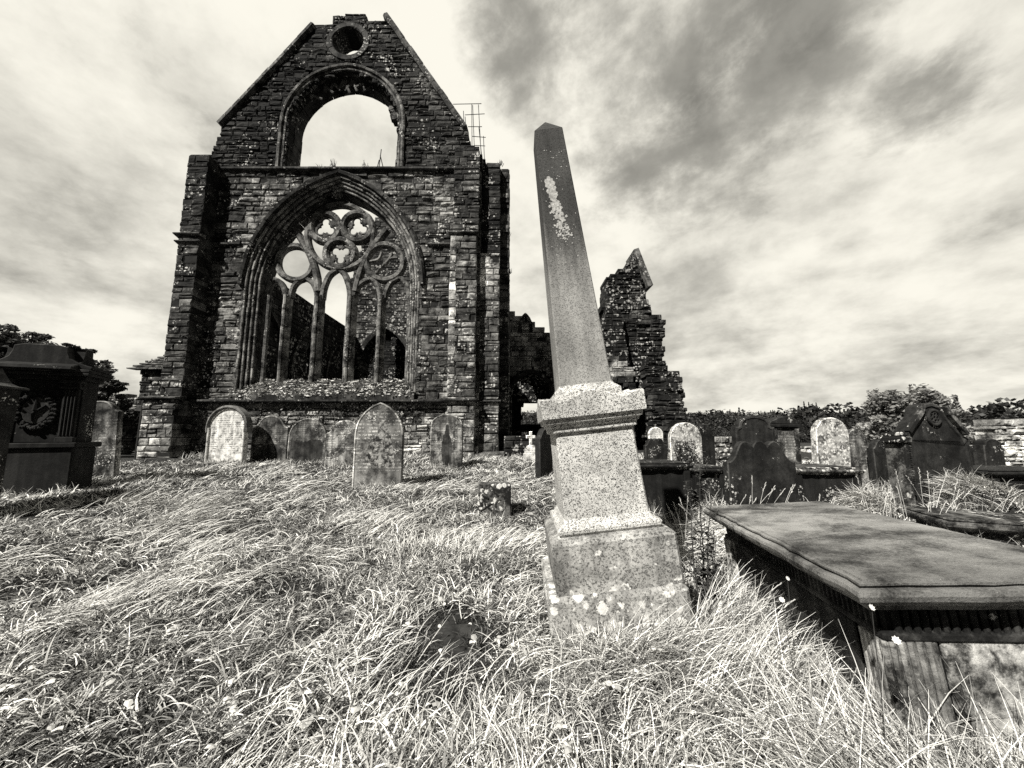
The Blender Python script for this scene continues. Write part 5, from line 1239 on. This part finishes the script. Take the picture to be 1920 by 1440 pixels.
for (cx, cy, yaw, hw, hd) in SOLIDS:
    if cy < 4: continue
    m = int(1 + hw * 3)
    for i in range(m * 2):
        u = rs.uniform(-hw - .1, hw + .1); v = -hd - rs.uniform(.03, .22); x = cx + u * cos(yaw) - v * sin(yaw); y = cy + u * sin(yaw) + v * cos(yaw)
        tuft(x, y, .09, 90, .22 if cx < 2 else .34, (.7, 1.45), (.2, 1.3), None, (.5, 1.4), .004)
for (mx, my, a, r) in MOUNDS[2:4]:
    tuft(mx, my, r * .55, 3800, .30, (.5, 1.2), (.6, 1.6), 2.9, (.8, 1.45), .005, .8)
for i in range(70):   # rank tufts across the right-hand plots
    x = rs.uniform(2.6, 8.5); y = rs.uniform(4.0, 9.5)
    tuft(x, y, .16, 110, rs.uniform(.22, .42), (.7, 1.4), (.3, 1.4), rs.uniform(-3, 3), (.6, 1.4), .0045)
for i in range(40):
    x = rs.uniform(-9, 3); y = rs.uniform(5.0, 13)
    tuft(x, y, .2, 90, rs.uniform(.14, .26), (.6, 1.3), (.4, 1.6), rs.uniform(-3, 3), (.4, 1.3), .004)
for i in range(60):
    x = rs.uniform(-12, .5); tuft(x, 14.4, .2, 70, rs.uniform(.15, .35), (.8, 1.4), (.3, 1.2), None, (.3, 1.3), .005)
for (x, y) in ((-5.0, 6.4), (-5.6, 6.7), (-4.6, 5.6), (-6.3, 6.5)): tuft(x, y, .2, 380, .5, (.35, .9), (.3, 1.0), .25, (.5, 1.35), .0045, .35)
V_, F_, T_ = join(parts); o = np_obj('long_grass', V_, F_, MAT['grass'], None, T_); tag(o, 'long pale tussocks around the obelisk, tombs and headstones', 'grass', kind='stuff')
# seed-headed stalks
def stalks():
    parts_v = []; mb = MB(); R2 = random.Random(77)
    spots = [(3.5, 5.35, 5, .55, .2), (3.9, 5.2, 12, .55, .9), (4.9, 5.2, 8, .75, .0), (5.1, 4.9, 7, .8, .3), (5.5, 5.3, 7, .7, .2), (2.35, 4.9, 12, .55, -.5), (3.2, 5.3, 9, .6, .5), (2.0, 5.3, 8, .5, -.5), (6.3, 5.0, 10, .7, .5), (1.9, 1.25, 7, .4, -.8), (1.3, 1.35, 8, .42, .9), (2.3, 1.35, 7, .45, -.9), (1.7, 1.15, 6, .38, .5),
             (-5.2, 6.3, 8, .8, 1.4), (6.9, 6.9, 8, .6, .2), (1.2, 2.5, 8, .5, .9), (-.2, 1.6, 4, .25, -.4), (.5, 1.6, 5, .28, .6), (-1.6, 4.2, 2, .4, .5)]
    for (cx, cy, n, L, lean) in spots:
        for i in range(n):
            x, y = cx + R2.gauss(0, .16), cy + R2.gauss(0, .12); z = gz(x, y); l = L * R2.uniform(.6, 1.25); ln_ = lean + R2.gauss(0, .3)
            pts = [Vector((x, y, z))]; th = R2.uniform(-.1, .2) + ln_ * .4; ay = R2.gauss(0, .15)
            for k in range(6): pts.append(pts[-1] + Vector((sin(th), ay * sin(th), cos(th))) * l / 6); th += ln_ * .16
            r = .0014 + .00022 * y; tube(mb, pts, [r * 1.3, r * 1.2, r * 1.1, r, r, r * .8, r * .6], 4, R2.uniform(.7, 1.2))
            a, b = pts[-2], pts[-1]
            for k in range(7):
                t = k / 6; p = a.lerp(b, t) + (b - a) * .2; q = p + (b - a).normalized() * .03 + Vector((R2.uniform(-.012, .012), R2.uniform(-.012, .012), 0)); tube(mb, [p, p.lerp(q, .5), q], [r * .5, r * 2.2, r * .3], 4, R2.uniform(.6, 1.1))
    o = mb.build('grass_stalks', MAT['stalk']); tag(o, 'dry flowering grass stalks standing above the turf', 'grass', kind='stuff')
stalks()

# ------------------------------------------------------------------ leafy weeds, flowers
def weed(x, y, H, label, R2, leafn=60, name='leafy_weed', size=.05, mat='weed', bare=False, lean=0):
    o = thing(name, label, 'plant', (x, y, gz(x, y)))
    mb = MB(); ml = MB(); stems = 3 if not bare else 1
    for s in range(stems):
        a = R2.uniform(0, 6.28); top = Vector((.12 * cos(a) + lean, .10 * sin(a), H * R2.uniform(.7, 1.0))); p0 = Vector((.03 * cos(a), .03 * sin(a), 0))
        pts = [p0.lerp(top, t) + Vector((R2.uniform(-.012, .012), R2.uniform(-.012, .012), 0)) for t in (0, .2, .4, .6, .8, 1)]
        tube(mb, pts, [.006, .0055, .005, .004, .003, .002], 5)
        for i in range(leafn // stems):
            t = R2.uniform(.1, 1) ; k = min(4, int(t * 5)); p = pts[k].lerp(pts[k + 1], t * 5 - k); az = R2.uniform(0, 6.28)
            L = size * (1.5 - t) * R2.uniform(.6, 1.3); br = size * .5 * R2.uniform(.3, 1.2); d = Vector((cos(az), sin(az), R2.uniform(-.1, .9))).normalized(); e = p + d * br
            tube(mb, [p, e], .0015, 3)
            sd = d.cross(Vector((0, 0, 1))).normalized(); dn = Vector((0, 0, -.35))
            m = e + d * L * .5; tip = e + (d + dn) * L
            ml.add([e, m - sd * L * .28, tip, m + sd * L * .28, m + Vector((0, 0, L * .05))], [(0, 1, 4), (1, 2, 4), (2, 3, 4), (3, 0, 4)], R2.uniform(.5, 1.8))
    mb.build('stem', MAT['weed'], o); ml.build('leaves', MAT[mat], o); return o
R2 = random.Random(31)
x, z = P(1300, 945, 3.2); weed(1.47, 3.15, 1.42, 'tall dark leafy weed growing at the far left corner of the big table tomb', R2, 330, size=.05)
weed(1.55, 3.25, .80, 'dark bushy weed with large leaves tucked against the table tomb corner', R2, 70, size=.10)
for (dx, l) in ((0, 0),):
    o = thing('twig', 'thin dark bare twig leaning over the grass beside the leafy weed', 'twig', (1.15, 3.25, gz(1.15, 3.25) + .25)); mb = MB(); tube(mb, [(0, 0, .3), (.1, 0, .2), (.3, 0, .02), (.42, 0, -.12)], .004, 5); tube(mb, [(.12, 0, .19), (.08, 0, .1)], .003, 4); tube(mb, [(.25, 0, .06), (.2, 0, -.0)], .003, 4); mb.build('stem', MAT['bark'], o)
def bush(x, y, label, r, h):
    R3 = random.Random(9); o = thing('flowering_bush', label, 'bush', (x, y, gz(x, y)))
    mb = MB()
    for i in range(14):
        a = R3.uniform(0, 6.28); e = Vector((r * .8 * cos(a), r * .5 * sin(a), h * R3.uniform(.5, 1))); tube(mb, [(0, 0, 0), e * .5 + Vector((.02, 0, .03)), e], [.008, .006, .003], 4)
    mb.build('stem', MAT['bark'], o)
    def bp(R): a, b = R.uniform(0, 6.28), R.random() ** .5; zz = R.random(); return (r * b * cos(a) * (1.1 - zz * .5), r * .6 * b * sin(a), h * (.05 + zz))
    V, F, T = leaf_cloud(1500, bp, .028, R3); np_obj('leaves', V, F, MAT['weed'], o, T)
    mb = MB()
    for i in range(46):
        p = Vector(bp(R3)); p.y = -abs(p.y) - .05; rr = R3.uniform(.009, .018)
        for k in range(5): a = 2 * pi * k / 5; q = p + Vector((cos(a), R3.uniform(-.6, 0), sin(a))) * rr; w_ = Vector((-sin(a), 0, cos(a))) * rr * .5; mb.add([p, p.lerp(q, .6) - w_, q, p.lerp(q, .6) + w_], [(0, 1, 2, 3)])
    mb.build('blossom', MAT['petal'], o)
bush(324 * 8.5 / 728, 8.5, 'dark bush dotted with white blossom in front of a pale round-topped headstone', .34, .95)
def flower(x, y, h, label):
    o = thing('daisy', label, 'flower', (x, y, gz(x, y)), group='small white flowers in the grass'); mb = MB(); q = Vector((R2.uniform(-.06, .06), R2.uniform(-.06, .02), h)); tube(mb, [(0, 0, 0), q * .5 + Vector((.01, 0, 0)), q], .0018, 4); mb.build('stem', MAT['weed'], o)
    mb = MB(); n = 8; r = R2.uniform(.010, .017)
    nrm = Vector((R2.uniform(-.3, .3), -.8, .6)).normalized(); a = nrm.cross(Vector((0, 0, 1))).normalized(); b = nrm.cross(a)
    for i in range(n):
        t = 2 * pi * i / n; d = a * cos(t) + b * sin(t); s = a * -sin(t) + b * cos(t)
        mb.add([q, q + d * r * .6 + s * r * .35, q + d * r + nrm * .003, q + d * r * .6 - s * r * .35], [(0, 1, 2, 3)])
    mb.build('petals', MAT['petal'], o)
FL = ((1621, 1140, 1.62, 'white flower right under the near corner of the table tomb slab'), (1668, 1190, 1.55, 'nodding white flower low beside the fluted corner post'), (1470, 1085, 2.1, 'white flower in the shade of the table tomb side'), (1478, 1125, 2.0, 'lower white flower beside the table tomb side'),
      (822, 1183, 2.95, 'white flower lying over the dark hollow'), (830, 1130, 3.2, 'tiny white flower at the far edge of the dark hollow'), (597, 1170, 3.0, 'white flower in open grass left of the dark hollow'), (748, 1335, 2.2, 'white flower low in the foreground middle'), (735, 1398, 2.0, 'white flower at the bottom middle of the picture'))
for (u, v, Y, lb) in FL:
    x, z = P(u, v, Y); flower(x, Y, max(.12, z - gz(x, Y)), lb)

# broad-leaved plants scattered in the foreground
parts = []
mbd = MB(); R2 = random.Random(55)
for i in range(90):
    d = R2.uniform(1.2, 4.2); a = R2.uniform(-.95, .75); x, y = d * sin(a), d * cos(a); z = gz(x, y) + R2.uniform(.06, .14)
    if not solid_mask(np.array([x]), np.array([y]), .05)[0] or y < 1: continue
    for k in range(R2.choice((1, 2, 3, 5))):
        t = R2.uniform(0, 6.28); L = R2.uniform(.03, .06); dd = Vector((cos(t), sin(t), R2.uniform(-.2, .5))); sd = Vector((-sin(t), cos(t), R2.uniform(-.2, .2))) * L * .36; p = Vector((x, y, z))
        mbd.add([p, p + dd * L * .4 - sd, p + dd * L * .75 - sd * .7, p + dd * L + Vector((0, 0, -.01)), p + dd * L * .75 + sd * .7, p + dd * L * .4 + sd, p + dd * L * .5 + Vector((0, 0, .006))], [(0, 1, 6), (1, 2, 6), (2, 3, 6), (3, 4, 6), (4, 5, 6), (5, 0, 6)], R2.uniform(.5, 1.2))
o = mbd.build('clover', MAT['grass']); tag(o, 'small broad leaves scattered through the foreground grass', 'ground cover', kind='stuff')

# ------------------------------------------------------------------ trees
def tree(name, label, x, y, H, crown, seed, nleaf, leaf, mat, trunk_r=.14, flat=0.0, limbs=14, group=None, spikes=0, gnd=None, trunk_h=.35, cl=38, clr=.34):
    """crown = list of (dx, dy, z, rx, rz) ellipsoids; limbs reach into them and carry leaf clusters"""
    R2 = random.Random(seed); r_ = np.random.RandomState(seed); g = gnd if gnd is not None else gz(x, y)
    o = thing(name, label, 'tree', (x, y, g), (0, 0, 0), group)
    mb = MB(); fork = Vector((0, 0, H * trunk_h)); tube(mb, [(0, 0, -.2), fork * .5 + Vector((.04, 0, 0)), fork], [trunk_r * 1.3, trunk_r, trunk_r * .8], 8)
    cl_c = []
    for i in range(limbs):
        c = R2.choice(crown); t = R2.uniform(0, 6.28); f = R2.uniform(-1, 1); rr = R2.random() ** .4; s = sqrt(max(0, 1 - f * f))
        e = Vector((c[0] + c[3] * rr * s * cos(t), c[1] + c[3] * rr * s * sin(t), c[2] + c[4] * rr * f)); m = fork.lerp(e, .5) + Vector((R2.uniform(-.2, .2), R2.uniform(-.2, .2), R2.uniform(0, .25)))
        tube(mb, [fork, m, e], [trunk_r * .45, trunk_r * .25, trunk_r * .08], 5)
        for k in range(3):
            d = Vector((R2.gauss(0, 1), R2.gauss(0, 1), R2.gauss(0, .6))).normalized(); q = m.lerp(e, R2.uniform(.4, 1)); tube(mb, [q, q + d * c[3] * .35], [trunk_r * .10, trunk_r * .03], 4); cl_c.append(q + d * c[3] * .33)
        cl_c.append(e)
    mb.build('trunk', MAT['bark'], o)
    for i in range(cl):
        c = R2.choice(crown); t = R2.uniform(0, 6.28); f = R2.uniform(-.8, 1); s = sqrt(max(0, 1 - f * f)); rr = R2.uniform(.7, 1.05)
        cl_c.append(Vector((c[0] + c[3] * rr * s * cos(t), c[1] + c[3] * rr * s * sin(t), c[2] + c[4] * rr * f)))
    C_ = np.array([tuple(c) for c in cl_c]); idx = r_.randint(0, len(C_), nleaf); sz = crown[0][3] * clr * r_.uniform(.4, 1.1, len(C_))
    off = r_.normal(size=(nleaf, 3)); off /= np.linalg.norm(off, axis=1)[:, None]; off *= (r_.uniform(0, 1, nleaf) ** .45)[:, None]; off[:, 2] *= (1 - flat)
    P0 = C_[idx] + off * sz[idx][:, None]
    a = r_.normal(size=(nleaf, 3)); a[:, 2] *= .5; a /= np.linalg.norm(a, axis=1)[:, None]; b = r_.normal(size=(nleaf, 3)); b -= a * (a * b).sum(1)[:, None]; b /= np.linalg.norm(b, axis=1)[:, None]
    s = leaf * r_.uniform(.6, 1.4, nleaf)[:, None]
    V = np.stack([P0 - a * s, P0 - b * s * .45, P0 + a * s, P0 + b * s * .45], 1).reshape(-1, 3); F = np.arange(4 * nleaf).reshape(-1, 4)
    tn = r_.uniform(.5, 1.6, len(C_))[idx] * r_.uniform(.7, 1.3, nleaf)
    np_obj('crown', V, F, MAT[mat], o, tn); return o
def crown_at(Y, g, lst):
    out = []
    for (u, v, rp, fl) in lst:
        x, z = P(u, v, Y); r = rp * Y / 715.0; out.append((x, z, r, r * fl))
    x0 = out[0][0]; return x0, [(a - x0, 0, b - g, r, rz) for a, b, r, rz in out]
def ptree(name, label, Y, lst, seed, nleaf, leaf, mat, **kw):
    g = gz(0, Y); x0, cr = crown_at(Y, g, lst); H = max(c[2] + c[4] for c in cr); return tree(name, label, x0, Y, H, cr, seed, nleaf, leaf, mat, gnd=g, **kw)
ptree('yew_tree', 'dark spreading evergreen rising behind the large left monument', 15.0, [(50, 638, 44, .5), (15, 632, 36, .6), (110, 662, 44, .5), (-30, 670, 60, .7), (160, 690, 38, .6), (60, 720, 70, .6)], 3, 15000, .075, 'leaf', trunk_r=.25, limbs=34, flat=.6)
ptree('yew_tree', 'dark feathery evergreen between the left monument and the outbuilding', 14.0, [(165, 690, 34, .7), (195, 735, 26, .8), (150, 750, 40, .9), (205, 700, 16, .35), (212, 718, 12, .3)], 4, 9000, .07, 'leaf', trunk_r=.2, limbs=26, flat=.6)
ptree('shrub', 'ragged ivy bush on the wall left of the abbey', 17.4, [(215, 762, 14, .7), (238, 755, 9, .6), (200, 780, 20, .8)], 5, 3000, .06, 'leaf', trunk_r=.05, limbs=10)
ptree('ash_tree', 'loose pale-leaved tree rising behind the big gabled headstone', 22.0, [(1700, 768, 50, .75), (1738, 748, 32, .8), (1662, 756, 30, .7), (1640, 800, 36, .8), (1760, 790, 40, .8), (1700, 820, 60, .6), (1780, 830, 45, .7)], 6, 17000, .12, 'leaf_pale', trunk_r=.22, limbs=54, cl=60, clr=.26)
# hedgerow and wood edge trees one can tell apart
R2 = random.Random(88); hed = [(1362, 815, 32, 55, 'rounded bush just right of the ruined transept'), (1325, 800, 22, 75, 'small round tree on the slope right of the transept'), (1415, 800, 30, 70, 'round dark tree behind the shouldered headstone'), (1470, 796, 30, 80, 'round dark tree behind the pedimented monument'), (1545, 800, 40, 60, 'broad dark tree behind the lichen-crusted headstone'), (1600, 815, 36, 50, 'dark bush left of the pale-leaved tree'),
       (1800, 800, 46, 45, 'dark rounded tree right of the pale-leaved tree'), (1855, 790, 42, 60, 'dark tree above the bright rubble wall'), (1905, 785, 40, 60, 'dark rounded tree at the right picture edge'), (1880, 830, 40, 40, 'low dark bush beside the bright rubble wall'), (1820, 840, 40, 36, 'low dark bush behind the small right headstones'), (1450, 822, 26, 45, 'low bush between the shouldered headstone and the pediment'), (1505, 815, 30, 48, 'low bush right of the pedimented monument')]
for i, (u, v, rp, Y, lb) in enumerate(hed):
    ptree('hedgerow_tree', lb, float(Y), [(u, v + 6, rp * .75, .8), (u - rp * .5, v + rp * .35, rp * .55, .8), (u + rp * .55, v + rp * .3, rp * .6, .8), (u, v + rp * .9, rp * .9, .7)], 100 + i, 6500, .085 * Y / 45, 'leaf_dark', trunk_r=.18, limbs=16, cl=40, clr=.34, group='dark trees along the churchyard hedge')
# wooded hillside: one far mass
def woodland():
    r_ = np.random.RandomState(9); Vs = []; Ts = []
    for i in range(2000):
        d = r_.uniform(75, 330); a = r_.uniform(radians(-58), radians(60)); x, y = d * sin(a), d * cos(a); y = max(y, 50); z = gz(x, y); con = r_.rand() < .12 + .15 * (d > 240)
        h = r_.uniform(4, 7) * (1.15 if con else 1) ; n = 200; rad = h * (.16 if con else .45)
        p = r_.normal(size=(n, 3)); p /= np.linalg.norm(p, axis=1)[:, None]
        if con: t = r_.rand(n); p = np.stack([p[:, 0] * rad * (1 - t), p[:, 1] * rad * (1 - t), h * (.15 + .9 * t)], 1)
        else: p = p * np.array([rad, rad, h * .36]) * r_.uniform(.75, 1.1, (n, 1)); p[:, 2] += h * .62
        C_ = p + np.array([x, y, z - 1]); s = h * .05 * (1 if not con else .7); aa = r_.normal(size=(n, 3)); aa[:, 2] *= .4; aa /= np.linalg.norm(aa, axis=1)[:, None]; bb = np.cross(aa, r_.normal(size=(n, 3))); bb /= np.linalg.norm(bb, axis=1)[:, None]
        Vs.append(np.stack([C_ - aa * s, C_ - bb * s * .8, C_ + aa * s, C_ + bb * s * .8], 1).reshape(-1, 3)); Ts.append(np.full(n, r_.choice([.4, .7, 1.2, 2.2])))
    V = np.concatenate(Vs); F = np.arange(len(V)).reshape(-1, 4); o = np_obj('woodland', V, F, MAT['leaf_dark'], None, np.concatenate(Ts)); tag(o, 'dark mixed woodland covering the far hillside', 'woodland', kind='stuff')
woodland()
def conifer(u, Yd, topv, label, seed):
    g = gz(0, Yd); x, zt = P(u, topv, Yd); H = zt - g; o = thing('conifer', label, 'tree', (x, Yd, g), group='lone conifers standing above the skyline'); r_ = np.random.RandomState(seed)
    mb = MB(); tube(mb, [(0, 0, 0), (0, 0, H)], [.3, .05], 6); mb.build('trunk', MAT['bark'], o)
    n = 1500; t = r_.rand(n) ** .8; a = r_.uniform(0, 6.28, n); lay_ = .6 + .4 * np.sin(t * 40); r = H * .20 * (1 - t) * lay_ * r_.uniform(.3, 1, n); C_ = np.stack([r * np.cos(a), r * np.sin(a), H * (.25 + .76 * t) - r * .25], 1)
    s = H * .028; aa = np.stack([np.cos(a), np.sin(a), -.3 * np.ones(n)], 1); bb = np.stack([-np.sin(a), np.cos(a), np.zeros(n)], 1)
    V = np.stack([C_ - aa * s, C_ - bb * s * .5, C_ + aa * s, C_ + bb * s * .5], 1).reshape(-1, 3); np_obj('crown', V, np.arange(4 * n).reshape(-1, 4), MAT['leaf_dark'], o, r_.uniform(.3, 1, n))
for i, (u, v, lb) in enumerate(((1507, 753, 'tall broad conifer on the skyline, leftmost of four close together'), (1516, 754, 'conifer on the skyline, second from the left of four close together'), (1523, 757, 'slender conifer on the skyline, third from the left of four close together'), (1530, 755, 'conifer on the skyline, rightmost of four close together'))):
    conifer(u, 230 + 7 * (i % 2), v, lb, 200 + i)
